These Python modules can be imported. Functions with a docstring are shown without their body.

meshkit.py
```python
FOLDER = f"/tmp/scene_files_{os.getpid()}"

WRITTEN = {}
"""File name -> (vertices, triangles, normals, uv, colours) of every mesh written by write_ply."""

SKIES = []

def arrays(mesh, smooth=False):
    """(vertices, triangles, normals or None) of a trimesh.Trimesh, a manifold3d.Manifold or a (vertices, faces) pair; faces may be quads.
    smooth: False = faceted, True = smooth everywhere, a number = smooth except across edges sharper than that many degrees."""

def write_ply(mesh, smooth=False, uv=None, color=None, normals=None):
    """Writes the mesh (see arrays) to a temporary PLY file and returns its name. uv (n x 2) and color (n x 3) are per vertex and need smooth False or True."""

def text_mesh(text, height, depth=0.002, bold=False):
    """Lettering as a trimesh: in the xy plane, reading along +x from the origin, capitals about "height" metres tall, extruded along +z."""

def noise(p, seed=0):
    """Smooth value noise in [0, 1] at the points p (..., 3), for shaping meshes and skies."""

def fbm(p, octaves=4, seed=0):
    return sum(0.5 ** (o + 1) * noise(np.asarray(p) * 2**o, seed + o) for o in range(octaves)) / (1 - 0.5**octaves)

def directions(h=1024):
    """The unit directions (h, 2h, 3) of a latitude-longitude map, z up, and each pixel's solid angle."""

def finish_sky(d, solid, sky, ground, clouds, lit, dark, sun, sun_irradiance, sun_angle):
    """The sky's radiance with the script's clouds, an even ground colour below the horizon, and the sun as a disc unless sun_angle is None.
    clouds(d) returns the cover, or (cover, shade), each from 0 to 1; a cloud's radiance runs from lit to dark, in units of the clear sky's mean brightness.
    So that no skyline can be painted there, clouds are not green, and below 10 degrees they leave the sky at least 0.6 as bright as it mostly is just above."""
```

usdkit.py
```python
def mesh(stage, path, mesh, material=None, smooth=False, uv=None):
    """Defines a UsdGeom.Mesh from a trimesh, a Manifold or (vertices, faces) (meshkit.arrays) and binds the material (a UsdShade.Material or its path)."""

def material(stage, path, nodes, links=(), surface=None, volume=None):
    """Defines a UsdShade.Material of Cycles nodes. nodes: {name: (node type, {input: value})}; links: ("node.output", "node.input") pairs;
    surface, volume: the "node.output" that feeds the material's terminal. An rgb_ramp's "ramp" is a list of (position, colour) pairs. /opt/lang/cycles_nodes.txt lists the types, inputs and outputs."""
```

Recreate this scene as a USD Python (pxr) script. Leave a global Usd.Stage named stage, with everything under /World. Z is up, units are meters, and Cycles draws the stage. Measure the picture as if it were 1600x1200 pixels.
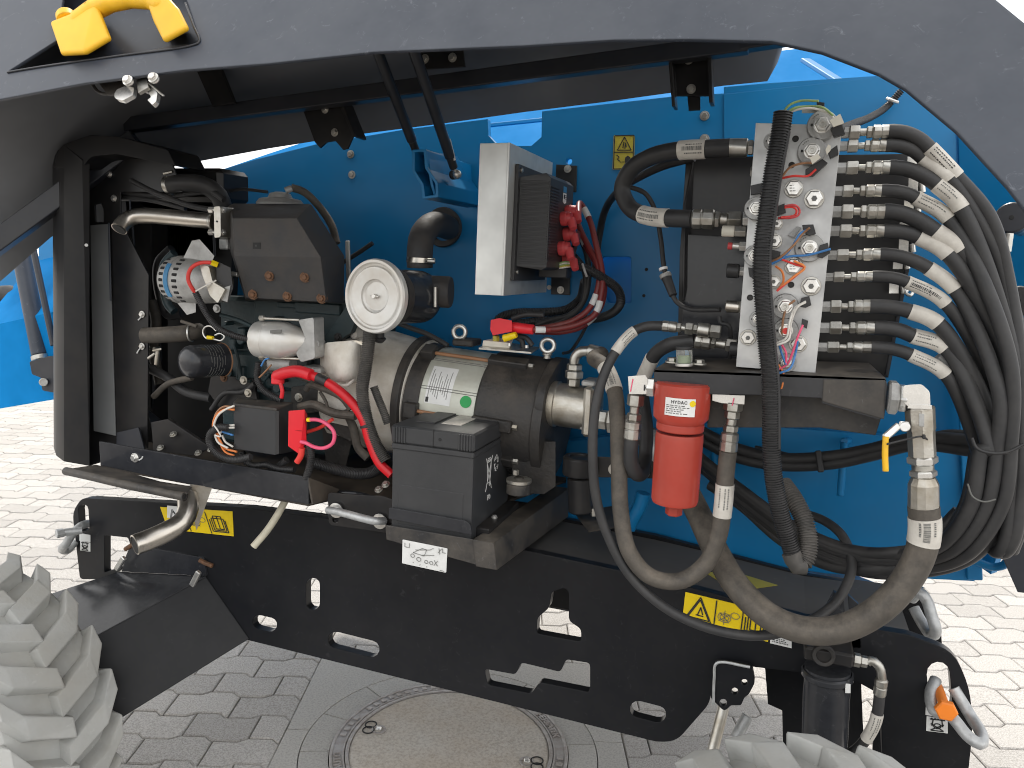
import math, random, numpy as np, trimesh, usdkit, meshkit
from pxr import Usd, UsdGeom, UsdLux, UsdShade, Gf, Sdf, Vt
from shapely.geometry import Polygon, LineString, Point, box as sbox
from shapely import affinity
rng = random.Random(7); nr = np.random.default_rng(7)
stage = Usd.Stage.CreateInMemory()
UsdGeom.SetStageUpAxis(stage, UsdGeom.Tokens.z); UsdGeom.SetStageMetersPerUnit(stage, 1.0)
UsdGeom.Xform.Define(stage, '/World'); UsdGeom.Scope.Define(stage, '/World/Looks')
# ---------------- camera
YAW, PITCH, ROLL, F = math.radians(19), math.radians(9), math.radians(2.3), 1210.0
EYE = np.array([0, 0, 1.43])
dh = np.array([-math.sin(YAW), math.cos(YAW), 0]); r0 = np.array([math.cos(YAW), math.sin(YAW), 0])
DIR = dh * math.cos(PITCH) - np.array([0, 0, 1]) * math.sin(PITCH); u0 = np.cross(r0, DIR)
RT = r0 * math.cos(ROLL) + u0 * math.sin(ROLL); UP = np.cross(RT, DIR)
cam = UsdGeom.Camera.Define(stage, '/World/camera')
M = np.eye(4); M[0, :3], M[1, :3], M[2, :3], M[3, :3] = RT, UP, -DIR, EYE
cam.AddTransformOp().Set(Gf.Matrix4d(*M.ravel().tolist()))
cam.CreateHorizontalApertureAttr(36.0); cam.CreateVerticalApertureAttr(27.0); cam.CreateFocalLengthAttr(36.0 * F / 1600)
cam.CreateClippingRangeAttr(Gf.Vec2f(0.02, 500)); cam.CreateExposureAttr(EXPOSURE := 1.08)
# ---------------- light
SUN_AZ, SUN_EL, SUN_I, SUN_ANGLE, SKY = math.radians(-20), math.radians(56), 0.44, 5.0, 0.15   # azimuth from +y towards +x
sd = np.array([math.sin(SUN_AZ) * math.cos(SUN_EL), math.cos(SUN_AZ) * math.cos(SUN_EL), math.sin(SUN_EL)])
dome = UsdLux.DomeLight.Define(stage, '/World/sky')
dome.GetPrim().SetCustomDataByKey('kind', 'structure'); dome.GetPrim().SetCustomDataByKey('label', 'bright hazy daylight sky'); dome.GetPrim().SetCustomDataByKey('category', 'sky')
skym = usdkit.material(stage, '/World/Looks/sky_look', {
    'tc': ('texture_coordinate', {}), 'n': ('noise_texture', {'scale': 2.2, 'detail': 5.0, 'roughness': 0.55}),
    'r': ('rgb_ramp', {'ramp': [(0.26, (0, 0, 0)), (0.48, (1, 1, 1))]}),
    's': ('sky_texture', {'sky_type': 'single_scattering', 'sun_disc': False, 'sun_elevation': SUN_EL, 'sun_rotation': math.atan2(sd[0], sd[1]), 'aerosol_density': 2.0}),
    'm': ('mix', {'mix_type': 'mix', 'color2': (4.75, 4.72, 4.68)}), 'b': ('background_shader', {'strength': SKY})},
    [('tc.generated', 'n.vector'), ('n.fac', 'r.fac'), ('r.color', 'm.fac'), ('s.color', 'm.color1'), ('m.color', 'b.color')], surface='b.background')
UsdShade.MaterialBindingAPI.Apply(dome.GetPrim()).Bind(skym)
sun = UsdLux.DistantLight.Define(stage, '/World/sun')
sun.CreateIntensityAttr(SUN_I); sun.CreateAngleAttr(SUN_ANGLE); sun.CreateColorAttr(Gf.Vec3f(1, .95, .87)); sun.CreateNormalizeAttr(True)
zz = sd; xx = np.cross([0, 0, 1.0], zz); xx /= np.linalg.norm(xx); yy = np.cross(zz, xx)
M = np.eye(4); M[0, :3], M[1, :3], M[2, :3] = xx, yy, zz
sun.AddTransformOp().Set(Gf.Matrix4d(*M.ravel().tolist()))
# ---------------- point helpers: where the sight line of a spot of the photograph meets a plane of the machine
def ray(u, v): return DIR + RT * (u - 800) / F - UP * (v - 600) / F
def P(u, v, y): d = ray(u, v); return EYE + d * (y / d[1])
def PG(u, v, z=0.0): d = ray(u, v); return EYE + d * ((z - EYE[2]) / d[2])
def PX(u, v, x): d = ray(u, v); return EYE + d * (x / d[0])
def PN(u, v, p, n): d = ray(u, v); return EYE + d * (np.dot(np.asarray(p) - EYE, n) / np.dot(d, n))
def mpp(p): return float((np.asarray(p) - EYE) @ DIR) / F        # metres per photograph pixel at p
def A(*p): return np.array(p, float)
def unit(v): v = np.asarray(v, float); return v / np.linalg.norm(v)
# ---------------- materials
def look(name, col, rough=.5, metal=0., col2=None, nscale=6., lo=.4, hi=.65, dust=0., dustcol=(.30, .25, .19), dscale=9., bump=0., bscale=150., bevel=0., coat=0., spec=.5, scratch=0., rvar=.12, obj=0., trans=0.):
    n = {'g': ('geometry', {}), 'p': ('principled_bsdf', {'roughness': rough, 'metallic': metal, 'specular_ior_level': spec, 'coat_weight': coat, 'transmission_weight': trans}),
         'n': ('noise_texture', {'scale': nscale, 'detail': 5., 'roughness': .6}), 'r': ('rgb_ramp', {'ramp': [(lo, col), (hi, col2 or tuple(c * .82 for c in col))]})}
    l = [('g.position', 'n.vector'), ('n.fac', 'r.fac')]
    out = 'r.color'
    if obj:
        n['oi'] = ('object_info', {}); n['om'] = ('map_range', {'from_min': 0., 'from_max': 1., 'to_min': 1 - obj, 'to_max': 1 + obj * .6})
        n['ox'] = ('mix', {'mix_type': 'multiply', 'fac': 1.}); n['oc'] = ('combine_xyz', {})
        l += [('oi.random', 'om.value'), (out, 'ox.color1'), ('om.result', 'oc.x'), ('om.result', 'oc.y'), ('om.result', 'oc.z'), ('oc.vector', 'ox.color2')]; out = 'ox.color'
    if dust:
        n['dn'] = ('noise_texture', {'scale': dscale, 'detail': 8., 'roughness': .7}); n['sx'] = ('separate_xyz', {})
        n['mz'] = ('map_range', {'from_min': -.3, 'from_max': .9, 'to_min': .25, 'to_max': 1., 'clamp': True}); n['dr'] = ('map_range', {'from_min': .35, 'from_max': .7, 'to_min': 0., 'to_max': dust, 'clamp': True})
        n['mm'] = ('math', {'math_type': 'multiply', 'use_clamp': True}); n['dm'] = ('mix', {'mix_type': 'mix', 'color2': dustcol}); n['ra'] = ('math', {'math_type': 'multiply_add', 'use_clamp': True, 'value2': .45, 'value3': rough})
        l += [('g.position', 'dn.vector'), ('g.normal', 'sx.vector'), ('sx.z', 'mz.value'), ('dn.fac', 'dr.value'), ('mz.result', 'mm.value1'), ('dr.result', 'mm.value2'), ('mm.value', 'dm.fac'), (out, 'dm.color1'), ('mm.value', 'ra.value1'), ('ra.value', 'p.roughness')]; out = 'dm.color'
    elif rvar:
        n['rr'] = ('map_range', {'from_min': .3, 'from_max': .7, 'to_min': max(rough - rvar, .05), 'to_max': rough + rvar}); l += [('n.fac', 'rr.value'), ('rr.result', 'p.roughness')]
    if scratch:
        n['mp'] = ('mapping', {'scale': (1., 1., 1.), 'rotation': (.3, .5, .2)}); n['sn'] = ('noise_texture', {'scale': 38., 'detail': 9., 'roughness': .75, 'distortion': 1.5})
        n['sr'] = ('map_range', {'from_min': .59, 'from_max': .70, 'to_min': 0., 'to_max': scratch, 'clamp': True}); n['sm'] = ('mix', {'mix_type': 'mix', 'color2': tuple(min(1, c * 2 + .12) for c in col)})
        l += [('g.position', 'mp.vector'), ('mp.vector', 'sn.vector'), ('sn.fac', 'sr.value'), ('sr.result', 'sm.fac'), (out, 'sm.color1')]; out = 'sm.color'
    l.append((out, 'p.base_color'))
    nrm = None
    if bevel: n['bv'] = ('bevel', {'samples': 4, 'radius': bevel}); nrm = 'bv.bevel'
    if bump:
        n['bn'] = ('noise_texture', {'scale': bscale, 'detail': 4.}); n['bu'] = ('bump', {'strength': bump, 'distance': .002}); l += [('g.position', 'bn.vector'), ('bn.fac', 'bu.height')]
        if nrm: l.append((nrm, 'bu.normal'))
        nrm = 'bu.normal'
    if nrm: l.append((nrm, 'p.normal'))
    return usdkit.material(stage, '/World/Looks/' + name, n, l, surface='p.BSDF')
L = {}
def mk(name, *a, **k): L[name] = look(name + '_look', *a, **k)
mk('black_paint', (.008, .0085, .010), .30, spec=.4, dust=.10, bevel=.0025, bump=.05, bscale=60)
mk('black_beam', (.006, .0065, .008), .33, spec=.28, dust=.05, dustcol=(.2, .19, .18), bevel=.003, bump=.06, bscale=45, scratch=.12)
mk('black_matte', (.009, .0095, .011), .42, spec=.22, dust=.08, bevel=.002)
mk('black_gloss', (.012, .013, .016), .16, dust=.16, dustcol=(.22, .22, .22), bevel=.002, scratch=.25)
mk('black_dusty', (.016, .016, .017), .45, dust=.75, dustcol=(.20, .17, .135), dscale=14, bevel=.003, scratch=.5)
mk('tray_floor', (.022, .020, .018), .55, dust=.95, dustcol=(.16, .125, .09), dscale=7, bump=.3)
mk('hood_skin', (.019, .025, .037), .36, col2=(.034, .040, .053), nscale=2.5, dust=.22, dustcol=(.17, .18, .20), dscale=6, bump=.12, bscale=9, scratch=.55, bevel=.004)
mk('hood_inside', (.160, .165, .175), .55, nscale=3, bump=.06, bscale=70, col2=(.135, .14, .15))
mk('hood_bar', (.016, .019, .026), .33, dust=.10, bevel=.003)
mk('blue_paint', (.003, .174, .405), .36, spec=.35, nscale=3, dust=.12, dustcol=(.22, .25, .28), dscale=5, bevel=.003, bump=.04, bscale=90, col2=(.003, .160, .375))
mk('blue_boom', (.003, .200, .520), .75, spec=.08, nscale=3)
mk('satin_grey', (.15, .157, .16), .36, dust=.08, bevel=.001)  # grey stands in for the bright ground mirrored in glossy black paint
mk('beam_top', (.115, .110, .104), .6, spec=.2, dust=.75, dustcol=(.15, .14, .13), dscale=3, scratch=.2)
mk('plastic_black', (.018, .018, .019), .42, dust=.2, dustcol=(.12, .11, .1), bevel=.0015, bump=.15, bscale=500)
mk('battery_case', (.024, .025, .027), .42, dust=.25, dustcol=(.13, .125, .12), bevel=.002, bump=.12, bscale=420)
mk('rubber_hose', (.020, .020, .021), .48, dust=.30, dustcol=(.14, .13, .12), dscale=25, bump=.15, bscale=320)
mk('dusty_hose', (.050, .044, .037), .62, dust=.9, dustcol=(.24, .205, .165), dscale=18, bump=.3, bscale=220)
mk('loom', (.012, .012, .013), .38, dust=.3, dustcol=(.13, .125, .12), dscale=30)
mk('loom_dusty', (.030, .029, .027), .5, dust=.8, dustcol=(.19, .17, .15), dscale=24)
mk('zinc', (.56, .55, .51), .34, 1., col2=(.40, .38, .34), nscale=40, dust=.18, dustcol=(.25, .22, .18), bevel=.001)
mk('zinc_bright', (.76, .75, .72), .30, .9, col2=(.60, .58, .54), nscale=30, bevel=.001)
mk('galvanised', (.52, .53, .53), .5, .75, col2=(.40, .41, .41), nscale=60, bump=.3, bscale=120, dust=.15)
mk('aluminium', (.52, .52, .51), .45, .8, col2=(.44, .44, .435), nscale=14, bevel=.0012, bump=.03, bscale=300)
mk('aluminium_box', (.66, .66, .63), .42, .8, col2=(.52, .52, .50), nscale=5, bevel=.0015)
mk('cast_aluminium', (.70, .67, .61), .6, .2, col2=(.52, .47, .39), nscale=13, lo=.42, hi=.7, dust=.45, dustcol=(.20, .15, .10), bump=.5, bscale=240, bevel=.002)
mk('cast_grey', (.44, .44, .43), .5, .55, col2=(.30, .30, .29), nscale=20, dust=.3, bump=.35, bscale=260, bevel=.001)
mk('steel_silver', (.60, .58, .53), .33, .95, col2=(.42, .38, .31), nscale=18, dust=.3, dustcol=(.2, .17, .13), bump=.2, bscale=260, bevel=.001)
mk('exhaust_steel', (.62, .58, .52), .30, 1., col2=(.50, .46, .40), nscale=9)
mk('cap_silver', (.66, .655, .63), .40, .55, col2=(.56, .53, .48), nscale=12, dust=.2, dustcol=(.33, .28, .22), bump=.08)
mk('heat_shield', (.028, .0285, .030), .58, col2=(.038, .035, .033), nscale=16, dust=.5, dustcol=(.105, .085, .068), dscale=16, bump=.4, bscale=180, bevel=.003)
mk('engine_teal', (.012, .030, .036), .45, col2=(.020, .034, .036), nscale=20, dust=.35, dustcol=(.09, .10, .095), bump=.5, bscale=110, bevel=.002)
mk('dark_iron', (.014, .014, .0145), .46, dust=.7, dustcol=(.115, .095, .075), dscale=13, bump=.6, bscale=130, bevel=.002)
mk('rusty', (.16, .075, .035), .75, col2=(.09, .05, .03), nscale=120, bump=.5)
mk('motor_silver', (.56, .57, .50), .45, .3, nscale=9, dust=.35, dustcol=(.30, .26, .20), col2=(.50, .50, .43))
mk('red_paint', (.38, .044, .028), .28, nscale=5, col2=(.34, .040, .026), dust=.18, dustcol=(.45, .25, .2), bevel=.0025, bump=.05)
mk('red_plastic', (.72, .018, .030), .38, dust=.06, bevel=.0015)
mk('red_faded', (.56, .055, .060), .45, dust=.2, dustcol=(.35, .15, .13), bevel=.0015)
mk('red_cable', (.62, .010, .018), .35)
mk('maroon_cable', (.20, .022, .022), .42, dust=.2)
mk('yellow_plastic', (.88, .50, .020), .42, dust=.12, dustcol=(.5, .36, .1), bump=.06, bscale=80, bevel=.006)
mk('yellow_sticker', (.86, .62, .006), .4, rvar=.05)
mk('yellow_faded', (.50, .42, .05), .4, rvar=.05)
mk('orange_paint', (.85, .22, .015), .5, dust=.1, bevel=.001)
mk('white_sticker', (.78, .78, .76), .45, rvar=.05)
mk('paper_label', (.62, .59, .53), .55, col2=(.50, .47, .42), nscale=40, dust=.3, dustcol=(.36, .32, .27))
mk('print_black', (.02, .02, .02), .5)
mk('print_grey', (.14, .14, .13), .5)
mk('print_white', (.78, .78, .76), .5)
mk('blue_label', (.05, .22, .42), .45)
mk('green_dot', (.02, .36, .09), .5)
mk('beige_tube', (.58, .54, .42), .5, nscale=20)
mk('white_wire', (.75, .72, .66), .45); mk('orange_wire', (.80, .24, .06), .45); mk('blue_wire', (.06, .22, .52), .45); mk('red_wire', (.72, .05, .04), .45)
mk('green_wire', (.30, .42, .16), .45); mk('brown_wire', (.32, .16, .08), .45); mk('pink_wire', (.78, .10, .20), .45)
mk('ivory_plastic', (.70, .66, .56), .45)
mk('tyre', (.43, .435, .42), .72, col2=(.37, .375, .36), nscale=9, dust=.5, dustcol=(.36, .32, .25), dscale=6, bump=.35, bscale=150, scratch=.12, bevel=.006)
mk('paver', (.50, .475, .445), .85, col2=(.33, .31, .285), nscale=210, lo=.42, hi=.62, bump=.9, bscale=320, obj=.14)
mk('joint_sand', (.15, .135, .12), .95, nscale=60, bump=.8)
mk('concrete_slab', (.48, .46, .425), .85, col2=(.36, .345, .32), nscale=160, lo=.44, hi=.66, bump=.5, bscale=300, obj=.07)
mk('cover_concrete', (.58, .54, .48), .85, col2=(.43, .39, .34), nscale=120, lo=.42, hi=.64, dust=.35, dustcol=(.42, .29, .17), dscale=4, bump=.6, bscale=240)
mk('cast_iron', (.40, .38, .37), .5, .35, col2=(.30, .27, .25), nscale=40, dust=.3, bump=.4)
mk('hole_dark', (.008, .008, .008), .7)
mk('far_grey', (.36, .36, .36), .5, .4, nscale=5)
# glass for the sight gauge
L['glass'] = usdkit.material(stage, '/World/Looks/glass_look', {'p': ('principled_bsdf', {'base_color': (.9, .93, .9), 'roughness': .05, 'transmission_weight': .9})}, [], surface='p.BSDF')
# ---------------- object bookkeeping
USED = {}
def uniq(parent, name):
    k = USED.setdefault((parent, name), 0); USED[(parent, name)] += 1
    return name if k == 0 else f'{name}_{k:03d}'
class Thing:
    """A thing whose shapes are gathered in world coordinates and written under one Xform at its base."""
    def __init__(s, name, label, cat, group=None, kind=None): s.name, s.label, s.cat, s.group, s.kind, s.items = name, label, cat, group, kind, []; ALL.append(s)
    def add(s, name, mesh, mat, parent=None, label=None, smooth=32, kind=None):
        if isinstance(mesh, list): mesh = trimesh.util.concatenate(mesh)
        s.items.append([name, mesh, mat, parent, label, smooth, kind]); return len(s.items) - 1
    def write(s):
        path = '/World/' + uniq('/World', s.name)
        vs = np.vstack([i[1].vertices for i in s.items]); b = A((vs[:, 0].min() + vs[:, 0].max()) / 2, (vs[:, 1].min() + vs[:, 1].max()) / 2, vs[:, 2].min())
        single = len(s.items) == 1 and s.items[0][6] is None
        if not single:
            x = UsdGeom.Xform.Define(stage, path); x.AddTranslateOp().Set(Gf.Vec3d(*b.tolist())); prim = x.GetPrim()
        paths = []
        for name, m, mat, par, lab, sm, kind in s.items:
            pp = path if single else ((path if par is None else paths[par]) + '/')
            if not single: pp = pp + uniq(pp, name)
            paths.append(pp)
            mm = trimesh.Trimesh(m.vertices - b, m.faces, process=False)
            g = usdkit.mesh(stage, pp, mm, L[mat], smooth=sm)
            if single: g.AddTranslateOp().Set(Gf.Vec3d(*b.tolist())); prim = g.GetPrim()
            elif lab: g.GetPrim().SetCustomDataByKey('label', lab)
            if kind and not single: g.GetPrim().SetCustomDataByKey('kind', kind)
        for k, v in (('label', s.label), ('category', s.cat), ('group', s.group), ('kind', s.kind)):
            if v: prim.SetCustomDataByKey(k, v)
ALL = []
def one(name, mesh, mat, label, cat, group=None, kind=None, smooth=32):
    t = Thing(name, label, cat, group, kind); t.add(name, mesh, mat, smooth=smooth); return t
# ---------------- shapes
cat_ = trimesh.util.concatenate
def hull(pts): return trimesh.convex.convex_hull(np.asarray(pts, float))
def bx(lo, hi, c=.0015):
    lo, hi = np.minimum(lo, hi).astype(float), np.maximum(lo, hi).astype(float); c = min(c, (hi - lo).min() * .45); pts = []
    for sx in (0, 1):
        for sy in (0, 1):
            for sz in (0, 1):
                s = (sx, sy, sz)
                for k in range(3):
                    p = [(hi[j] if s[j] else lo[j]) for j in range(3)]
                    for j in range(3):
                        if j != k: p[j] += -c if s[j] else c
                    pts.append(p)
    return hull(pts)
def frame(d):
    d = unit(d); a = A(0, 0, 1) if abs(d[2]) < .9 else A(0, 1, 0); x = unit(np.cross(a, d)); return x, np.cross(d, x), d
def lathe(prof, p, axis, n=28):
    """prof: (radius, distance along axis) pairs, outside seen with the axis pointing on"""
    x, y, d = frame(axis); th = np.arange(n) * 2 * math.pi / n; vs = []
    for r, h in prof: vs.append(np.asarray(p) + d * h + np.outer(np.cos(th), x) * max(r, 1e-5) + np.outer(np.sin(th), y) * max(r, 1e-5))
    m = len(prof); fs = []
    for i in range(m - 1):
        for k in range(n):
            a, b = i * n + k, i * n + (k + 1) % n; fs += [[a, b, b + n], [a, b + n, a + n]]
    t = trimesh.Trimesh(np.vstack(vs), fs, process=False); return t
def rod(p0, p1, r, n=20, c=None, r1=None):
    p0, p1 = np.asarray(p0, float), np.asarray(p1, float); h = np.linalg.norm(p1 - p0); r1 = r if r1 is None else r1; c = min(r, r1, h) * .12 if c is None else c
    return lathe([(0, 0), (r - c, 0), (r, c), (r1, h - c), (r1 - c, h), (0, h)], p0, p1 - p0, n)
def hexn(p0, p1, r):
    p0, p1 = np.asarray(p0, float), np.asarray(p1, float); h = np.linalg.norm(p1 - p0); c = min(r * .12, h * .2)
    return lathe([(0, 0), (r * .86, 0), (r, c), (r, h - c), (r * .86, h), (0, h)], p0, p1 - p0, 6)
def bolt(p, d, r, h=None, washer=True):
    """hex bolt head on a face at p with outward direction d"""
    d = unit(d); h = h or r * .8; o = []
    if washer: o.append(rod(p - d * .001, p + d * r * .25, r * 1.45, 18))
    o.append(hexn(p + d * r * .2, p + d * (r * .2 + h), r)); return cat_(o)
def smoothpath(pts, step):
    pts = np.asarray(pts, float)
    if len(pts) == 2: pts = np.array([pts[0], (pts[0] + pts[1]) / 2, pts[1]])
    p = np.vstack([2 * pts[0] - pts[1], pts, 2 * pts[-1] - pts[-2]]); out = []
    for i in range(1, len(p) - 2):
        a, b, c, d = p[i - 1:i + 3]; t0 = 0; t1 = t0 + max(np.linalg.norm(b - a), 1e-6) ** .5; t2 = t1 + max(np.linalg.norm(c - b), 1e-6) ** .5; t3 = t2 + max(np.linalg.norm(d - c), 1e-6) ** .5
        for t in np.linspace(t1, t2, 14, endpoint=False):
            A1 = (t1 - t) / (t1 - t0) * a + (t - t0) / (t1 - t0) * b; A2 = (t2 - t) / (t2 - t1) * b + (t - t1) / (t2 - t1) * c; A3 = (t3 - t) / (t3 - t2) * c + (t - t2) / (t3 - t2) * d
            B1 = (t2 - t) / (t2 - t0) * A1 + (t - t0) / (t2 - t0) * A2; B2 = (t3 - t) / (t3 - t1) * A2 + (t - t1) / (t3 - t1) * A3
            out.append((t2 - t) / (t2 - t1) * B1 + (t - t1) / (t2 - t1) * B2)
    out.append(pts[-1]); out = np.array(out); s = np.r_[0, np.cumsum(np.linalg.norm(np.diff(out, axis=0), axis=1))]
    n = max(3, int(s[-1] / step) + 1); q = np.linspace(0, s[-1], n); return np.stack([np.interp(q, s, out[:, k]) for k in range(3)], 1), q
def frames(c):
    t = np.gradient(c, axis=0); t /= np.linalg.norm(t, axis=1, keepdims=True); f = A(0, -1, 0) - t[0] * np.dot(A(0, -1, 0), t[0])
    if np.linalg.norm(f) < .05: f = A(1, 0, .1) - t[0] * np.dot(A(1, 0, .1), t[0])
    f = unit(f); X = []
    for k in range(len(c)): f = unit(f - t[k] * np.dot(f, t[k])); X.append(f)
    X = np.array(X); return t, X, np.cross(t, X)
def sweep(c, X, Y, rad, n, caps=True, a0=0., a1=2 * math.pi):
    full = abs(a1 - a0 - 2 * math.pi) < 1e-6; th = np.linspace(a0, a1, n, endpoint=not full); m = len(c); rad = np.broadcast_to(rad, (m,))
    v = (c[:, None] + rad[:, None, None] * (np.cos(th)[None, :, None] * X[:, None] + np.sin(th)[None, :, None] * Y[:, None])).reshape(-1, 3); f = []
    k = np.arange(n if full else n - 1); k2 = (k + 1) % n
    for i in range(m - 1):
        f.append(np.stack([i * n + k, i * n + k2, (i + 1) * n + k2], 1)); f.append(np.stack([i * n + k, (i + 1) * n + k2, (i + 1) * n + k], 1))
    if caps and full:
        v = np.vstack([v, c[:1], c[-1:]]); e = len(v)
        f.append(np.stack([k2, k, np.full(n, e - 2)], 1)); f.append(np.stack([(m - 1) * n + k, (m - 1) * n + k2, np.full(n, e - 1)], 1))
    return trimesh.Trimesh(v, np.vstack(f), process=False)
def tube(pts, r, n=16, step=None):
    c, q = smoothpath(pts, step or max(r * .7, .004)); t, X, Y = frames(c); return sweep(c, X, Y, r, n)
def loom(pts, r, n=14, pitch=.0042):
    c, q = smoothpath(pts, pitch / 4); t, X, Y = frames(c); k = np.arange(len(c)) % 4; return sweep(c, X, Y, np.where((k == 1) | (k == 2), r, r * .86), n)
class Hose:
    """A path with a round hose on it; sleeves, bands and print lie on the same path between two fractions of its length."""
    def __init__(s, pts, r, step=.006): s.c, s.q = smoothpath(pts, step); s.t, s.X, s.Y = frames(s.c); s.r = r
    def seg(s, a, b, n=8):
        q = np.linspace(a * s.q[-1], b * s.q[-1], n); g = lambda arr: np.stack([np.interp(q, s.q, arr[:, k]) for k in range(3)], 1)
        return g(s.c), g(s.X), g(s.Y)
    def mesh(s, n=18): return sweep(s.c, s.X, s.Y, s.r, n)
    def sleeve(s, a, b, dr=.0012, n=22): c, X, Y = s.seg(a, b, 12); return sweep(c, X, Y, s.r + dr, n)
    def patch(s, a, b, th0, th1, dr=.0016): c, X, Y = s.seg(a, b, 4); return sweep(c, X, Y, s.r + dr, 5, False, th0, th1)
    def near(s, p): i = int(np.argmin(np.linalg.norm(s.c - np.asarray(p), axis=1))); return s.q[i] / s.q[-1]
    def writing(s, a, b, seed=0, bar=True, c0=0.):
        R = random.Random(seed); o = []; w = b - a
        for row, th in enumerate((-.55, -.2, .35)):
            x = a + w * .08; th += c0
            if row == 1 and bar:
                while x < a + w * .8: e = w * R.choice((.012, .02, .03)); o.append(s.patch(x, x + e, th, th + .42)); x += e + w * R.choice((.012, .02))
            else:
                while x < a + w * R.uniform(.5, .85): e = w * R.uniform(.02, .06); o.append(s.patch(x, x + e, th, th + .13)); x += e + w * R.uniform(.012, .03)
        return cat_(o)
def plate(pts, t, holes=(), dirn=None):
    """flat plate whose front outline is pts (coplanar 3-D points), thickness t away from the viewer; holes are lists of 3-D points"""
    pts = np.asarray(pts, float); o = pts[0]; nrm = np.zeros(3)
    for i in range(len(pts)): nrm += np.cross(pts[i] - o, pts[(i + 1) % len(pts)] - o)
    nrm = unit(nrm)
    if (np.dot(nrm, EYE - o) < 0) if dirn is None else (np.dot(nrm, dirn) < 0): nrm = -nrm
    x, y, d = frame(nrm); f = lambda q: [((p - o) @ x, (p - o) @ y) for p in np.asarray(q, float)]
    pg = Polygon(f(pts), [f(h) for h in holes]).buffer(0)
    m = cat_([trimesh.creation.extrude_polygon(g, t, engine='earcut') for g in getattr(pg, 'geoms', [pg])])
    v = m.vertices; m.vertices = o + np.outer(v[:, 0], x) + np.outer(v[:, 1], y) + np.outer(v[:, 2] - t, d); return m
def pl(pix, y, t, holes=(), rad=0):
    return plate([P(u, v, y) for u, v in (rnd(pix, rad) if rad else pix)], t, [[P(u, v, y) for u, v in h] for h in holes], dirn=A(0, -1, 0))
def rnd(pix, r, n=5):
    """rounds the corners of a polygon; r one number or one per corner"""
    out = []; m = len(pix); rs = np.broadcast_to(r, (m,))
    for i in range(m):
        p, a, b = np.array(pix[i], float), np.array(pix[i - 1], float), np.array(pix[(i + 1) % m], float); la, lb = np.linalg.norm(a - p), np.linalg.norm(b - p); k = min(rs[i], la * .48, lb * .48)
        if k < .3: out.append(tuple(p)); continue
        s, e = p + (a - p) / la * k, p + (b - p) / lb * k
        for t in np.linspace(0, 1, n): out.append(tuple((1 - t) ** 2 * s + 2 * t * (1 - t) * p + t * t * e))
    return out
def slot(u0, v0, u1, v1, r, n=7):
    """stadium between two centres"""
    d = unit(A(u1 - u0, v1 - v0)); a = math.atan2(d[1], d[0]); o = []
    for t in np.linspace(-math.pi / 2, math.pi / 2, n): o.append((u1 + r * math.cos(a + t), v1 + r * math.sin(a + t)))
    for t in np.linspace(math.pi / 2, 1.5 * math.pi, n): o.append((u0 + r * math.cos(a + t), v0 + r * math.sin(a + t)))
    return o
def circ(u, v, r, n=16): return [(u + r * math.cos(t), v + r * math.sin(t)) for t in np.arange(n) * 2 * math.pi / n]
def pbox(u0, v0, u1, v1, y, d, c=.002):
    a, b = P(u0, v0, y), P(u1, v1, y); return bx(A(min(a[0], b[0]), y, min(a[2], b[2])), A(max(a[0], b[0]), y + d, max(a[2], b[2])), c)
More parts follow.
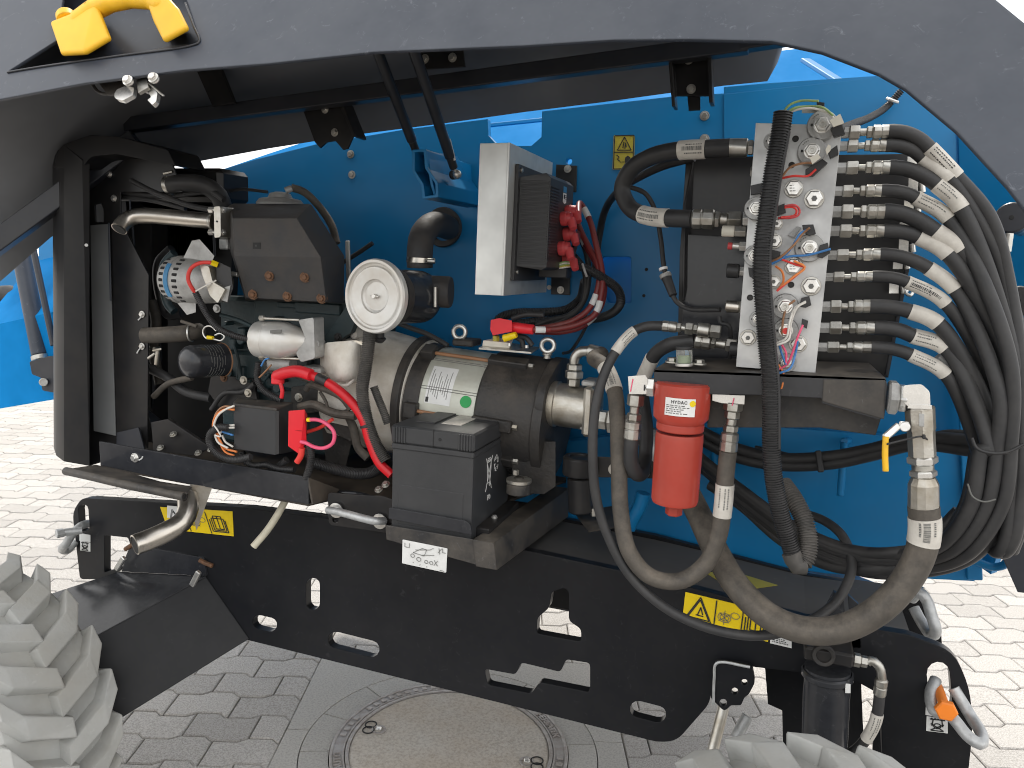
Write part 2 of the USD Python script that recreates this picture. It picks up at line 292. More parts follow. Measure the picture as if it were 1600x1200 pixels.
def bar(p0, p1, w, h, up=(0, 0, 1), c=.002):
    p0, p1 = np.asarray(p0, float), np.asarray(p1, float); d = unit(p1 - p0); s = unit(np.cross(d, up)); u = np.cross(s, d); pts = []
    m = bx(A(-w / 2, 0, -h / 2), A(w / 2, np.linalg.norm(p1 - p0), h / 2), c); v = m.vertices; m.vertices = p0 + np.outer(v[:, 0], s) + np.outer(v[:, 1], d) + np.outer(v[:, 2], u); return m
def lettering(text, p, xd, yd, height, depth=.0008, bold=False, width=None):
    m = meshkit.text_mesh(text, height, depth, bold); v = m.vertices.copy()
    if width: v[:, 0] *= width / max(v[:, 0].max(), 1e-6)
    x, y = unit(xd), unit(yd); z = np.cross(x, y); m.vertices = np.asarray(p) + np.outer(v[:, 0], x) + np.outer(v[:, 1], y) + np.outer(v[:, 2], z); return m
def chain(t, p, d, items, mat='zinc', parent=None):
    """fittings in line: (kind, name, length, radius); returns the end point"""
    d = unit(d); p = np.asarray(p, float)
    for it in items:
        kind, name, ln, r = it[:4]; q = p + d * ln; m = it[4] if len(it) > 4 else mat
        if kind == 'h': g = hexn(p, q, r)
        elif kind == 'f':
            n = 10; g = lathe([(0, 0), (r * .75, 0), (r * .9, ln * .05), (r, ln * .1), (r, ln * .42), (r * .93, ln * .45), (r * .93, ln * .5), (r, ln * .53), (r, ln * .94), (r * .9, ln), (0, ln)], p, d, n)
        else: g = rod(p, q, r, 18)
        t.add(name, g, m, parent); p = q
    return p
def line2(p0, p1, w, n, t=.0007): return bar(p0, p1, w, t, up=n, c=.0001)
def sticker_art(t, par, O, X, Y, nrm, segs, w, mat='print_black'):
    """line art: segments in sticker coordinates (0..1) joined into one printed mesh"""
    o = []
    for a, b in segs:
        p0, p1 = O + X * a[0] + Y * a[1], O + X * b[0] + Y * b[1]
        if np.linalg.norm(p1 - p0) > 1e-5: o.append(line2(p0 + nrm * .0009, p1 + nrm * .0009, w, nrm))
    t.add('print', cat_(o), mat, par)
def loop(pts): return [(pts[i], pts[(i + 1) % len(pts)]) for i in range(len(pts))]
def ring2(cx, cy, r, n=12, asp=1.): return loop([(cx + r * math.cos(k * 2 * math.pi / n), cy + r * asp * math.sin(k * 2 * math.pi / n)) for k in range(n)])
FR = A(0, -1, 0)
# ================= GROUND
def ppts(pix): return [P(u, v, y) for u, v, y in pix]
G0 = PG(703, 1168); G0[2] = 0
def gl(a, b): return G0 + r0 * a + dh * b           # ground coordinates along the paving rows, origin at the manhole
ground = Thing('ground', 'pale interlocking concrete paving under and around the machine', 'paving', kind='structure')
ground.add('subgrade', bx(A(-90, -60, -.2), A(90, 120, -.045), .001), 'paver')
ground.add('joint_sand', bx(A(-13, -6, -.04), A(13, 16, -.013), .001), 'joint_sand')
def prism(pg, z0, ch=.0035, zt=0.):
    inn = pg.buffer(-ch, join_style=2)
    if inn.is_empty or inn.geom_type != 'Polygon' or len(inn.exterior.coords) != len(pg.exterior.coords): inn = affinity.scale(pg, .97, .95)
    a = np.array(pg.exterior.coords)[:-1]; b = np.array(inn.exterior.coords)[:-1]; n = len(a)
    if Polygon(a).exterior.is_ccw != inn.exterior.is_ccw: b = b[::-1]
    k = int(np.argmin(((b - a[0]) ** 2).sum(1))); b = np.roll(b, -k, 0)
    tv, tf = trimesh.creation.triangulate_polygon(Polygon(b), engine='earcut')
    v = [gl(x, y) + A(0, 0, z0) for x, y in a] + [gl(x, y) + A(0, 0, zt - ch) for x, y in a] + [gl(x, y) + A(0, 0, zt) for x, y in b]; f = []
    for i in range(n):
        j = (i + 1) % n
        for q in (0, n): f += [[q + i, q + j, q + n + j], [q + i, q + n + j, q + n + i]]
    idx = [2 * n + int(np.argmin(((b - p) ** 2).sum(1))) for p in tv]; tri = [[idx[i] for i in t] for t in tf]
    m = trimesh.Trimesh(np.array(v), f + tri, process=False)
    for t in range(len(f), len(m.faces)):
        if m.face_normals[t][2] < 0: m.faces[t] = m.faces[t][::-1]
    if not Polygon(a).exterior.is_ccw: m.faces[:len(f)] = m.faces[:len(f), ::-1]
    return m
PW, PH, JW = .2, .117, .004
def wave(x):
    x = (x / PW) % 1.; am = .0095
    return am if x < .36 else am - 2 * am * (x - .36) / .10 if x < .46 else -am if x < .86 else -am + 2 * am * (x - .86) / .14
SQ = sbox(-.5, -.5, .52, .52)
def paver_poly(i, j):
    x0 = i * PW + (j % 2) * PW / 2 + JW / 2; x1 = x0 + PW - JW; y0 = j * PH
    xs = sorted([x0, x1] + [k * PW / 1 + s * PW for k in range(int(x0 // PW) - 1, int(x1 // PW) + 2) for s in (0, .36, .46, .86) if x0 + .004 < k * PW + s * PW < x1 - .004])
    lo = [(x, y0 + wave(x) + JW / 2) for x in xs]; hi = [(x, y0 + PH + wave(x) - JW / 2) for x in xs[::-1]]
    return Polygon(lo + hi)
VIS = [Polygon([(150, 1210), (200, 1100), (395, 985), (1065, 1150), (1200, 1060), (1215, 1210)]), Polygon([(-10, 615), (90, 600), (330, 760), (130, 940), (-10, 900)]), Polygon([(1420, 1000), (1400, 880), (1610, 840), (1610, 1210), (1500, 1210)]),
       Polygon([(740, 1010), (930, 1010), (930, 1110), (740, 1110)]), Polygon([(330, 750), (620, 770), (600, 830), (330, 800)]), Polygon([(500, 980), (600, 980), (600, 1030), (500, 1030)]), Polygon([(860, 960), (915, 960), (915, 1010), (860, 1010)])]
cand, far = [], []
for j in range(-26, 110):
    for i in range(-52, 46):
        c = gl((i + .75) * PW, (j + .5) * PH); d = (c - EYE) @ DIR
        if d < .3 or np.linalg.norm(c[:2]) > 13: continue
        u, v = 800 + F * ((c - EYE) @ RT) / d, 600 - F * ((c - EYE) @ UP) / d
        if v > 1900 or u < -1500 or u > 3000: continue
        pg = paver_poly(i, j)
        if pg.intersects(SQ):
            pg = pg.difference(SQ.buffer(.004, join_style=2))
            if pg.is_empty: continue
            if pg.geom_type != 'Polygon': pg = max(pg.geoms, key=lambda g: g.area)
            if pg.area < .0012: continue
        (cand if any(q.contains(Point(u, v)) for q in VIS) else far).append((d, i, j, pg))
cand.sort(key=lambda q: q[0])
for d, i, j, pg in cand[:285]: ground.add('paver', prism(pg, -.03, zt=rng.uniform(-.0025, .0012)), 'paver', smooth=False)
ground.add('distant_pavers', [prism(pg, -.03, zt=rng.uniform(-.0025, .0012)) for d, i, j, pg in cand[285:] + far], 'paver', smooth=False, kind='stuff')
Rc, Ro = .352, .435
for k in range(4):
    q = [sbox(-.5, .06, 0.01, .52), sbox(.014, .06, .52, .52), sbox(-.5, -.5, .01, .056), sbox(.014, -.5, .52, .056)][k].difference(Point(0, 0).buffer(Ro + .003, 32))
    m = trimesh.creation.extrude_polygon(q, .03, engine='earcut'); v = m.vertices; m.vertices = np.array([gl(a, b) + A(0, 0, c - .03) for a, b, c in v]); ground.add('concrete_slab', m, 'concrete_slab', smooth=False)
for k in range(14):
    a0, a1 = k * 2 * math.pi / 14 + .012 + .1, (k + 1) * 2 * math.pi / 14 + .1; an = np.linspace(a0, a1, 8)
    q = Polygon([(Rc * math.cos(a), Rc * math.sin(a)) for a in an] + [(Ro * math.cos(a), Ro * math.sin(a)) for a in an[::-1]])
    m = trimesh.creation.extrude_polygon(q, .03, engine='earcut'); v = m.vertices; m.vertices = np.array([gl(a, b) + A(0, 0, c - .0305) for a, b, c in v]); ground.add('concrete_collar_stone', m, 'concrete_slab', smooth=False)
mh = Thing('manhole_cover', 'round manhole cover with concrete filling and lettered cast iron rim, set in the paving', 'manhole cover')
Z = A(0, 0, 1)
mh.add('filling', lathe([(0, -.02), (.293, -.02), (.293, .0005), (.287, .003), (0, .003)][::1], G0, Z, 64), 'cover_concrete', smooth=50)
mh.add('inner_rim', lathe([(.2945, -.02), (.305, -.02), (.305, .004), (.3035, .0052), (.2955, .0052), (.2945, .004), (.2945, -.02)], G0, Z, 72), 'cast_iron')
fr_ = mh.add('outer_rim', lathe([(.3075, -.02), (.349, -.02), (.349, .004), (.3475, .0055), (.342, .0055), (.340, .002), (.3125, .002), (.311, .0055), (.3085, .0055), (.3075, .004), (.3075, -.02)], G0, Z, 72), 'cast_iron')
def arc_text(txt, mid, h=.020, step=.052):
    o = []
    for k, ch in enumerate(txt):
        if ch == ' ': continue
        a = mid + (k - (len(txt) - 1) / 2) * step * -1; rd = r0 * math.cos(a) + dh * math.sin(a); tg = r0 * math.sin(a) - dh * math.cos(a)
        o.append(lettering(ch, G0 + rd * .3165 - tg * .007 + Z * .002, tg, rd, h, .0028, True))
    return cat_(o)
mh.add('lettering', arc_text('AUTO', math.radians(196), step=.06), 'cast_iron', fr_); mh.add('lettering', arc_text('HERMATIK', math.radians(24), step=.05), 'cast_iron', fr_)
lug = []
for a in np.r_[np.radians(np.arange(84, 150, 5.2)), np.radians(np.arange(158, 178, 5)), np.radians([-6, -11, -16])]:
    rd = r0 * math.cos(a) + dh * math.sin(a); lug.append(bar(G0 + rd * .317 + Z * .0035, G0 + rd * .336 + Z * .0035, .016, .004))
[mh.add('rim_block', g_, 'cast_iron', fr_) for g_ in lug]
for a in (163, -14):
    for da, rr, big in ((-.055, .268, 0), (.05, .262, 0), (-.0, .234, 1)):
        aa = math.radians(a) + da; c = G0 + r0 * math.cos(aa) * rr + dh * math.sin(aa) * rr + Z * .003
        s = mh.add('key_hole', lathe([(.022 if big else .019, 0), (.022 if big else .019, .0025), (.016 if big else .0155, .0025), (.0155, -.004), (0, -.004)], c, Z, 20), 'cast_iron' if big else 'hole_dark')
        if big: mh.add('lock_bolt', bar(c - r0 * .008 + Z * .001, c + r0 * .008 + Z * .001, .016, .012), 'zinc_bright', s)
# ================= CHASSIS BEAM
yB, tB = 1.55, .022
bm = Thing('chassis_beam', 'black painted steel undercarriage beam with cut slots across the lower machine', 'chassis beam')
front = [(128, 778), (380, 793), (515, 811), (816, 859), (994, 897), (1078, 918), (1260, 966), (1420, 992), (1490, 1018), (1516, 1075), (1520, 1140), (1512, 1215), (1380, 1215), (1375, 1085), (1330, 1060), (1120, 1035), (1108, 1100), (1058, 1157), (1030, 1160), (395, 1002), (372, 996), (314, 905), (312, 868), (240, 860), (165, 905), (125, 905), (113, 800)]
holes = [slot(489, 914, 489, 942, 11), slot(405, 972, 422, 976, 11), slot(525, 1000, 580, 1014, 13), rnd([(862, 925), (882, 918), (889, 925), (889, 970), (908, 983), (908, 1003), (838, 990), (840, 965), (858, 950)], 6),
         rnd([(757, 1045), (806, 1054), (814, 1035), (876, 1050), (884, 1030), (922, 1036), (922, 1082), (843, 1066), (830, 1084), (762, 1070)], 6), slot(997, 1108, 1028, 1116, 13),
         slot(130, 796, 132, 822, 8), rnd([(163, 836), (200, 840), (204, 852), (196, 870), (192, 885), (163, 895)], 3), slot(1466, 1052, 1470, 1098, 18), rnd([(1165, 1045), (1215, 1050), (1215, 1175), (1165, 1175)], 5), rnd([(1325, 1075), (1362, 1080), (1350, 1180), (1325, 1185)], 5)]
fp = bm.add('front_plate', pl(rnd(front, [8, 2, 2, 2, 2, 2, 2, 6, 25, 30, 30, 2, 2, 6, 6, 6, 10, 18, 18, 4, 4, 10, 4, 10, 6, 6, 14][:len(front)]), yB, tB, holes), 'black_beam')
def topp(pix, z, d): 
    o = []
    return o
zt = P(860, 900, yB)[2]
tp = [P(128, 780, yB + tB), P(380, 795, yB + tB), P(515, 812, yB + tB), P(816, 861, yB + tB), P(994, 899, yB + tB), P(1078, 920, yB + tB), P(1260, 968, yB + tB), P(1425, 994, yB + tB)]
tb = [p + A(0, d_, .0) for p, d_ in zip(tp, (.05, .05, .05, .27, .27, .27, .27, .27))]
def strip(a, b, t):
    n = len(a); a, b = np.array(a), np.array(b); v = np.vstack([a, b, a - Z * t, b - Z * t]); f = []
    for i in range(n - 1):
        f += [[i, i + 1, n + i + 1], [i, n + i + 1, n + i], [2 * n + i, 3 * n + i + 1, 2 * n + i + 1], [2 * n + i, 3 * n + i, 3 * n + i + 1], [i, 2 * n + i + 1, i + 1], [i, 2 * n + i, 2 * n + i + 1], [n + i, n + i + 1, 3 * n + i + 1], [n + i, 3 * n + i + 1, 3 * n + i]]
    f += [[0, n, 3 * n], [0, 3 * n, 2 * n], [n - 1, 4 * n - 1, 2 * n - 1], [n - 1, 3 * n - 1, 4 * n - 1]]
    return trimesh.Trimesh(v, f, process=False)
bm.add('top_plate', strip([p - Z * .004 + A(0, .002, 0) for p in tp], [p - Z * .004 for p in tb], .012), 'beam_top', smooth=False)
rp = [p + A(0, .27, 0) for p in [P(u, v, yB) for u, v in [(800, 862), (990, 900), (1260, 976), (1490, 1020), (1512, 1075), (1515, 1120), (1130, 1045), (1000, 1010), (860, 978), (800, 962)]]]
bm.add('inner_web', pl([(1195, 1040), (1258, 1045), (1262, 1215), (1225, 1215), (1222, 1110), (1200, 1100)], yB + .16, .012), 'black_beam'); bm.add('inner_web', pl([(1318, 1050), (1345, 1055), (1352, 1215), (1318, 1215)], yB + .2, .012), 'black_beam'); bm.add('inner_web', pl([(1368, 1080), (1440, 1090), (1440, 1215), (1362, 1215)], yB + .12, .012), 'black_beam')
bm.add('rear_plate', plate(rp, .016, dirn=FR), 'black_beam')
arrow = [P(1103, 892, 1.65), P(1165, 897, 1.65), P(1210, 916, 1.65), P(1150, 922, 1.65)]
def ontop(u, v, dz=.001):      # a spot on the sloping top plate
    n = unit(np.cross(tp[6] - tp[5], A(0, 1, 0))); n = n if n[2] > 0 else -n; return PN(u, v, tp[5] - Z * .004 + n * dz, n), n
q = [ontop(*c)[0] for c in ((1100, 893), (1160, 897), (1215, 914), (1150, 924))]
bm.add('arrow_sticker', plate(q, .0008, dirn=Z), 'yellow_faded', label='faded yellow arrow sticker')
q = [ontop(*c)[0] for c in ((1228, 880), (1300, 884), (1372, 912), (1325, 914), (1290, 905), (1235, 888))]
bm.add('arrow_sticker', plate(q, .0008, dirn=Z), 'blue_paint', label='blue arrow sticker')
def warn(pix, y, parent_thing, flip=False):
    O, B_, C_, D_ = [P(u, v, y) for u, v in pix]       # top left, top right, bottom right, bottom left
    s = parent_thing.add('warning_sticker', plate([O, B_, C_, D_], .001, dirn=FR), 'yellow_sticker'); O2, X, Y = D_, C_ - D_, O - D_
    seg = loop([(.06, .18), (.31, .18), (.185, .86)]) + loop([(.035, .12), (.335, .12), (.185, .95)]) + [((.17, .3), (.2, .6)), ((.2, .6), (.23, .35)), ((.15, .3), (.24, .3)), ((.372, .02), (.372, .98)), ((.685, .02), (.685, .98))]
    seg2 = ring2(.48, .45, .075, 12, 2.2) + ring2(.48, .45, .05, 10, 2.2) + ring2(.60, .60, .05, 10, 2.2) + [((.42, .3), (.54, .6)), ((.42, .6), (.54, .3)), ((.48, .2), (.48, .7))]
    bk = loop([(.75, .2), (.93, .2), (.93, .72), (.75, .72)]) + loop([(.78, .26), (.90, .26), (.90, .82), (.78, .82)]) + [((.84, .26), (.84, .82)), ((.72, .14), (.95, .14)), ((.72, .14), (.72, .66)), ((.95, .14), (.95, .66))]
    sticker_art(parent_thing, s, O2, X, Y, FR, seg + bk, .0025); sticker_art(parent_thing, s, O2, X, Y, FR, seg2, .0012, 'print_grey')
warn([(250, 792), (363, 799), (365, 838), (262, 827)], yB - .0012, bm)
warn([(1071, 925), (1204, 957), (1200, 1003), (1066, 968)], yB - .0012, bm)
w = bm.add('white_sticker', pl([(261, 790), (287, 792), (287, 811), (261, 809)], yB - .0024, .001), 'white_sticker')
def label_rows(t, par, quad, y, rows, seed=1, mat='print_black', off=.0012, w=.0016):
    R = random.Random(seed); O, X, Y = P(*quad[3], y), P(*quad[2], y) - P(*quad[3], y), P(*quad[0], y) - P(*quad[3], y); seg = []
    for r in rows:
        x = .1
        while x < R.uniform(.5, .9): e = R.uniform(.04, .13); seg.append(((x, r), (min(x + e, .92), r))); x += e + R.uniform(.02, .05)
    sticker_art(t, par, O, X, Y, FR, seg, w, mat)
label_rows(bm, bm.add('white_sticker', pl(q_ := [(1204, 991), (1237, 998), (1237, 1013), (1203, 1005)], yB - .0012, .001), 'white_sticker'), q_, yB - .0012, (.3, .5, .7), 4)
def lift_sticker(quad):
    s = bm.add('lifting_point_sticker', pl(quad, yB - .0012, .001), 'white_sticker'); O, X, Y = P(*quad[3], yB - .0012), P(*quad[2], yB) - P(*quad[3], yB), P(*quad[0], yB) - P(*quad[3], yB)
    sticker_art(bm, s, O, X, Y, FR, [((.15, .85), (.85, .85)), ((.3, .85), (.25, .4)), ((.7, .85), (.75, .4)), ((.2, .1), (.8, .1)), ((.2, .12), (.8, .55)), ((.2, .55), (.8, .12))] + ring2(.5, .42, .17, 10) + [((x, .85), (x + .06, .95)) for x in (.2, .35, .5, .65)], .0022)
lift_sticker([(1448, 1119), (1481, 1125), (1481, 1146), (1447, 1142)]); lift_sticker([(125, 845), (141, 848), (141, 862), (125, 860)])
bm.add('white_sticker', pl([(1447, 1098), (1462, 1101), (1468, 1121), (1446, 1117)], yB - .0012, .001), 'white_sticker')
bm.add('white_sticker', pl([(124, 833), (141, 836), (141, 847), (124, 845)], yB - .0012, .001), 'white_sticker')
# axle arm reaching from the beam towards the left wheel
ax = Thing('leg_housing', 'glossy black box-shaped axle arm reaching from the beam to the left tyre', 'axle arm')
zt_ = P(318, 905, yB)[2]
tl = [P(186, 893, yB - .002), P(322, 900, yB - .002), P(150, 993, 1.33), P(88, 925, 1.44)]
zb = P(390, 1000, yB)[2]
ax.add('top_plate', hull([q - Z * o for q in (tl[0], tl[1], tl[2] + (tl[2] - tl[1]) * .2, tl[3] + (tl[3] - tl[0]) * .2) for o in (0, .012)]), 'black_gloss')
far_ = P(150, 993, 1.33); lowf = P(195, 1118, 1.31); low0 = P(389, 998, yB - .002); nrm_ = unit(np.cross(far_ - tl[1], low0 - tl[1])) ; nrm_ = nrm_ if nrm_ @ (EYE - far_) > 0 else -nrm_
lowf2 = lowf + (lowf - low0) * .2; far2 = far_ + (far_ - tl[1]) * .2
ax.add('side_plate', hull([q - nrm_ * o for q in (tl[1] - Z * .003, far2 - Z * .003, lowf2, low0) for o in (0, .014)]), 'black_beam')
ax.add('far_side_plate', hull([q - r0 * .16 + dh * .02 - Z * .03 - nrm_ * o for q in (tl[1] - Z * .003, far2 - Z * .003, lowf2, low0) for o in (0, .014)]), 'black_beam')
ax.add('upstand', pl([(200, 860), (212, 852), (318, 872), (322, 900), (190, 893)], yB - .006, .03), 'black_gloss')
for a, b in (((182, 890), (194, 871)), ((300, 915), (311, 893))):
    ax.add('edge_bar', bar(P(*a, yB - .03), P(*b, yB - .03), .011, .014), 'zinc_bright')
ax.add('weld', tube([P(196, 858, yB - .004), P(206, 852, yB - .005), P(215, 849, yB - .004)], .006, 8), 'rusty'); ax.add('weld', tube([P(312, 875, yB - .008), P(322, 880, yB - .006), P(332, 884, yB - .004)], .006, 8), 'rusty')
# shackles
def shackle(label, pin, ring, r, bolt_mat, head=None):
    t = Thing('lifting_shackle', label, 'shackle', 'lifting shackles on the beam'); t.add('bow', tube(ring, r, 14), 'galvanised')
    t.add('pin', pin, bolt_mat); 
    if head is not None: t.add('bolt_head', head, bolt_mat)
    return t
p = P(1474, 1098, 1.50)
shackle('galvanised shackle with a bright orange bolt hanging at the beam end', rod(p + A(0, .06, 0), p + A(0, -.02, 0), .009), [P(1462, 1062, 1.56), P(1454, 1085, 1.53), P(1461, 1112, 1.50), P(1484, 1118, 1.49), P(1512, 1150, 1.47), P(1530, 1162, 1.46), P(1534, 1148, 1.49), P(1516, 1118, 1.53), P(1490, 1075, 1.55)], .0105, 'orange_paint', hexn(p + A(0, -.02, 0), p + A(0, -.033, 0), .019))
p = P(1440, 925, 1.72)
shackle('galvanised shackle on the beam behind the thick dusty hose', rod(p + A(-.03, .02, 0), p + A(.004, 0, 0), .010), [P(1425, 935, 1.72), P(1436, 925, 1.70), P(1448, 938, 1.70), P(1455, 960, 1.69), P(1462, 985, 1.68), P(1455, 992, 1.70), P(1440, 972, 1.73), P(1428, 950, 1.75)], .0115, 'zinc')
p = P(108, 830, 1.50)
shackle('dusty shackle with a small brass-tipped bolt at the left beam end', rod(p + A(.025, .02, .0), p + A(-.004, -.012, 0), .010), [P(138, 818, 1.56), P(126, 822, 1.53), P(115, 832, 1.51), P(103, 850, 1.50), P(97, 858, 1.51), P(105, 860, 1.53), P(118, 845, 1.55)], .011, 'galvanised', hexn(p + A(-.004, -.012, 0), p + A(-.012, -.03, 0), .012))
# bracket with holes and rod under the beam, small stabiliser cylinder
lp = Thing('lug_plate', 'black lug plate with three round holes welded below the beam', 'bracket')
lp.add('plate', pl(rnd([(1117, 1033), (1175, 1040), (1180, 1066), (1170, 1085), (1163, 1090), (1158, 1102), (1142, 1102), (1132, 1112), (1110, 1090)], [8, 8, 6, 3, 3, 3, 3, 8, 4]), yB - .03, .012, [circ(1163, 1066, 5), circ(1148, 1080, 5.5), circ(1130, 1098, 6)]), 'black_beam')
lp.add('weld', tube([P(1115, 1100, yB - .033), P(1116, 1060, yB - .033), P(1120, 1036, yB - .033), P(1172, 1042, yB - .033)], .003, 6), 'galvanised')
one('piston_rod', rod(P(1131, 1104, 1.56), P(1112, 1180, 1.52), .0115), 'steel_silver', 'bare steel piston rod below the holed lug plate', 'rod')
one('steel_pin', rod(P(1168, 1118, 1.60), P(1150, 1152, 1.58), .012), 'galvanised', 'short pale steel pin right of the piston rod', 'pin')
cy = Thing('hydraulic_cylinder', 'black hydraulic cylinder standing behind the front tyre', 'hydraulic cylinder')
yc = 1.52
c0, c1 = P(1293, 1045, yc), P(1287, 1190, yc)
cy.add('barrel', lathe([(0, 0), (.040, 0), (.042, .01), (.042, .16), (.042, .235), (0, .235)], c1 + (c1 - c0) * .2, c0 - c1, 32), 'black_gloss')
cy.add('barrel_collar', lathe([(.044, 0), (.047, .003), (.047, .012), (.044, .015)], c0 - unit(c0 - c1) * .018, c0 - c1, 32), 'black_gloss')
pb = cy.add('port_block', pbox(1258, 1010, 1333, 1046, yc - .045, .09, .004), 'black_paint')
cy.add('port_plug', lathe([(.0, -.004), (.0135, -.004), (.0135, .003), (.020, .004), (.021, -.002)], P(1287, 1024, yc - .0455), FR, 24), 'dark_iron', pb)
cy.add('side_tube', tube([P(1262, 1050, yc - .01), P(1258, 1080, yc - .01), P(1256, 1160, yc - .01)], .004, 8), 'black_gloss')
cy.add('clevis', [pl([(1303, 925), (1318, 935), (1325, 1012), (1290, 1012), (1285, 960)], yc + .02, .012), pl([(1279, 960), (1290, 955), (1296, 1012), (1270, 1012)], yc - .03, .012), pl([(1325, 930), (1342, 945), (1345, 1012), (1330, 1012)], yc + .03, .012)], 'black_gloss')
cy.add('sticker', plate([P(1321, 1068, yc - .036), P(1329, 1069, yc - .03), P(1329, 1083, yc - .03), P(1321, 1083, yc - .036)], .001, dirn=FR), 'white_sticker')
ef = Thing('elbow_fitting', 'zinc elbow fitting on the cylinder port with a short hose', 'hose fitting')
s0 = P(1333, 1030, yc - .02); e = chain(ef, s0, A(1, 0, -.02), [('h', 'nut', .013, .013), ('h', 'nut', .012, .011)])
ef.add('bend', tube([e, P(1362, 1032, yc - .02), P(1374, 1042, yc - .02), P(1378, 1062, yc - .02)], .0085, 14), 'zinc')
e2 = chain(ef, P(1378, 1060, yc - .02), A(-.02, 0, -1), [('f', 'ferrule', .034, .0115)])
h = Hose([e2, P(1373, 1100, yc - .02), P(1367, 1130, yc - .02), P(1345, 1165, yc - .01), P(1320, 1185, yc)], .010); ef.add('hose', h.mesh(), 'rubber_hose'); sl = ef.add('label_sleeve', h.sleeve(.22, .6), 'paper_label'); ef.add('print', h.writing(.22, .6, 3, False), 'print_grey', sl)
# ================= TYRES
def tyre(label, C, axis, R, W, lug_n, a_from, a_to, phase=0., side=1, lug_h=.034):
    t = Thing('tyre', label, 'tyre', 'grey lugged tyres'); x, y, d = frame(axis); Rb = R - lug_h
    prof = [(Rb * .55, -W * .42), (Rb * .75, -W * .5), (Rb * .93, -W * .5), (Rb * .985, -W * .44), (Rb, -W * .3), (Rb * 1.005, 0), (Rb, W * .3), (Rb * .985, W * .44), (Rb * .93, W * .5), (Rb * .75, W * .5), (Rb * .55, W * .42)]
    t.add('carcass', lathe(prof, C, d, 96), 'tyre', smooth=40)
    t.add('rim', lathe([(0, -W * .3), (Rb * .5, -W * .3), (Rb * .56, -W * .42), (Rb * .56, W * .42), (Rb * .5, W * .3), (0, W * .3)], C, d, 48), 'black_paint')
    def pt(w, a, r): return np.asarray(C) + d * w + (x * math.cos(a) + y * math.sin(a)) * r
    da = 2 * math.pi / lug_n
    for k in range(lug_n):
        for s in (-1, 1):
            a = a_from + (k + (.5 if s > 0 else 0)) * da + phase
            # path: from just past the middle slanting out to the shoulder and down the side
            path = [(-.04 * W * s, -.06 * da), (.33 * W * s, .38 * da), (.48 * W * s, .92 * da), (.505 * W * s, .98 * da)]
            tops = [R, R, R - .004, R - .080]; bots = [Rb - .006, Rb - .006, Rb - .014, R - .092]; wd = [.25, .28, .27, .25]; segs = []
            for q in range(3):
                pts = []
                for (w, b), tp_, bt, wf in zip(path[q:q + 2], tops[q:q + 2], bots[q:q + 2], wd[q:q + 2]):
                    for sg in (-1, 1):
                        for rr_, ww in ((tp_, .80), (tp_ - .004, .88), (bt, 1.12)): pts.append(pt(w * (1 if rr_ != bt or q < 2 else .93), a + side * b + sg * da * wf * ww, rr_))
                    if q == 0:
                        m_ = .5; pts.append(pt((path[0][0] + path[1][0]) / 2, a + side * (path[0][1] + path[1][1]) / 2, R + .001))
                segs.append(hull(pts))
            t.add('tread_lug', cat_(segs), 'tyre', smooth=25)
    return t, pt
axo = unit(A(-.105, -.995, 0))
TY1, pt1 = tyre('large pale grey lugged tyre at the lower left corner', A(-1.665, 1.28, .35) + axo * .125, -axo, .35, .25, 20, 0, 0, .1, side=-1)
c2 = PG(1325, 1152, .70); c2[2] = .35
TY2, pt2 = tyre('pale grey lugged tyre peeking in at the bottom edge below the beam', c2 + axo * .125, -axo, .35, .25, 20, 0, 0, .25, side=-1)
# ================= HOOD (opened upwards)
hp, hn = A(0, 1.08, 1.72), unit(A(0, -.86, .5))
low = [(-160, 186), (0, 155), (131, 130), (289, 109), (420, 99), (584, 81), (700, 76), (820, 71), (957, 62), (1080, 61), (1206, 64), (1285, 81), (1374, 115), (1416, 139), (1495, 205), (1574, 291), (1620, 350), (1660, 430)]
def H(u, v, o=0.): return PN(u, v, hp - hn * o, hn)
out = [H(u, v) for u, v in low + [(1760, 470), (1760, 180), (1600, 36), (1556, 0), (1500, -70), (900, -260), (25, -300), (-160, -220)]]
rec = [H(u, v) for u, v in rnd([(10, 113), (90, 62), (105, -60), (275, -60), (311, 65), (300, 70), (180, 88)], 6)]
hood = Thing('engine_hood', 'large dark grey hood raised over the engine bay, scuffed and rain spotted', 'hood')
hs = hood.add('outer_skin', plate(out, .005, [rec]), 'hood_skin')
lo3 = [H(u, v, .012) for u, v in low]
back = [(-160, 520, 1.5), (0, 440, 1.55), (78, 372, 1.65), (200, 285, 1.75), (278, 258, 1.82), (420, 232, 1.82), (552, 211, 1.82), (700, 192, 1.82), (820, 175, 1.82), (940, 160, 1.82), (1049, 145, 1.82), (1131, 134, 1.82), (1199, 127, 1.82), (1215, 98, 1.82), (1330, 84, 1.82), (1400, 60, 1.82), (1440, 40, 1.82), (1480, 20, 1.82)]
bk3 = [P(*q) for q in back]
def loft(a, b, n=10, sag=0.):
    a, b = np.array(a), np.array(b); m = len(a); v = []; f = []
    for k in range(n + 1): v.append(a * (1 - k / n) + b * k / n + Z * sag * math.sin(math.pi * k / n))
    for k in range(n):
        for i in range(m - 1): q = k * m + i; f += [[q, q + 1, q + m + 1], [q, q + m + 1, q + m]]
    return trimesh.Trimesh(np.vstack(v), f, process=False)
ii = list(range(0, len(low) - 4))
hood.add('inner_lining', loft([lo3[i] for i in ii], [bk3[i] for i in ii], 14, .20), 'hood_inside', smooth=60)
top3 = [H(u, -250, .012) for u, v in low[:14]]
hood.add('upper_skin', loft([q for q in top3], [b + Z * .05 for b in bk3[:14]], 8, .24), 'hood_skin', smooth=60)
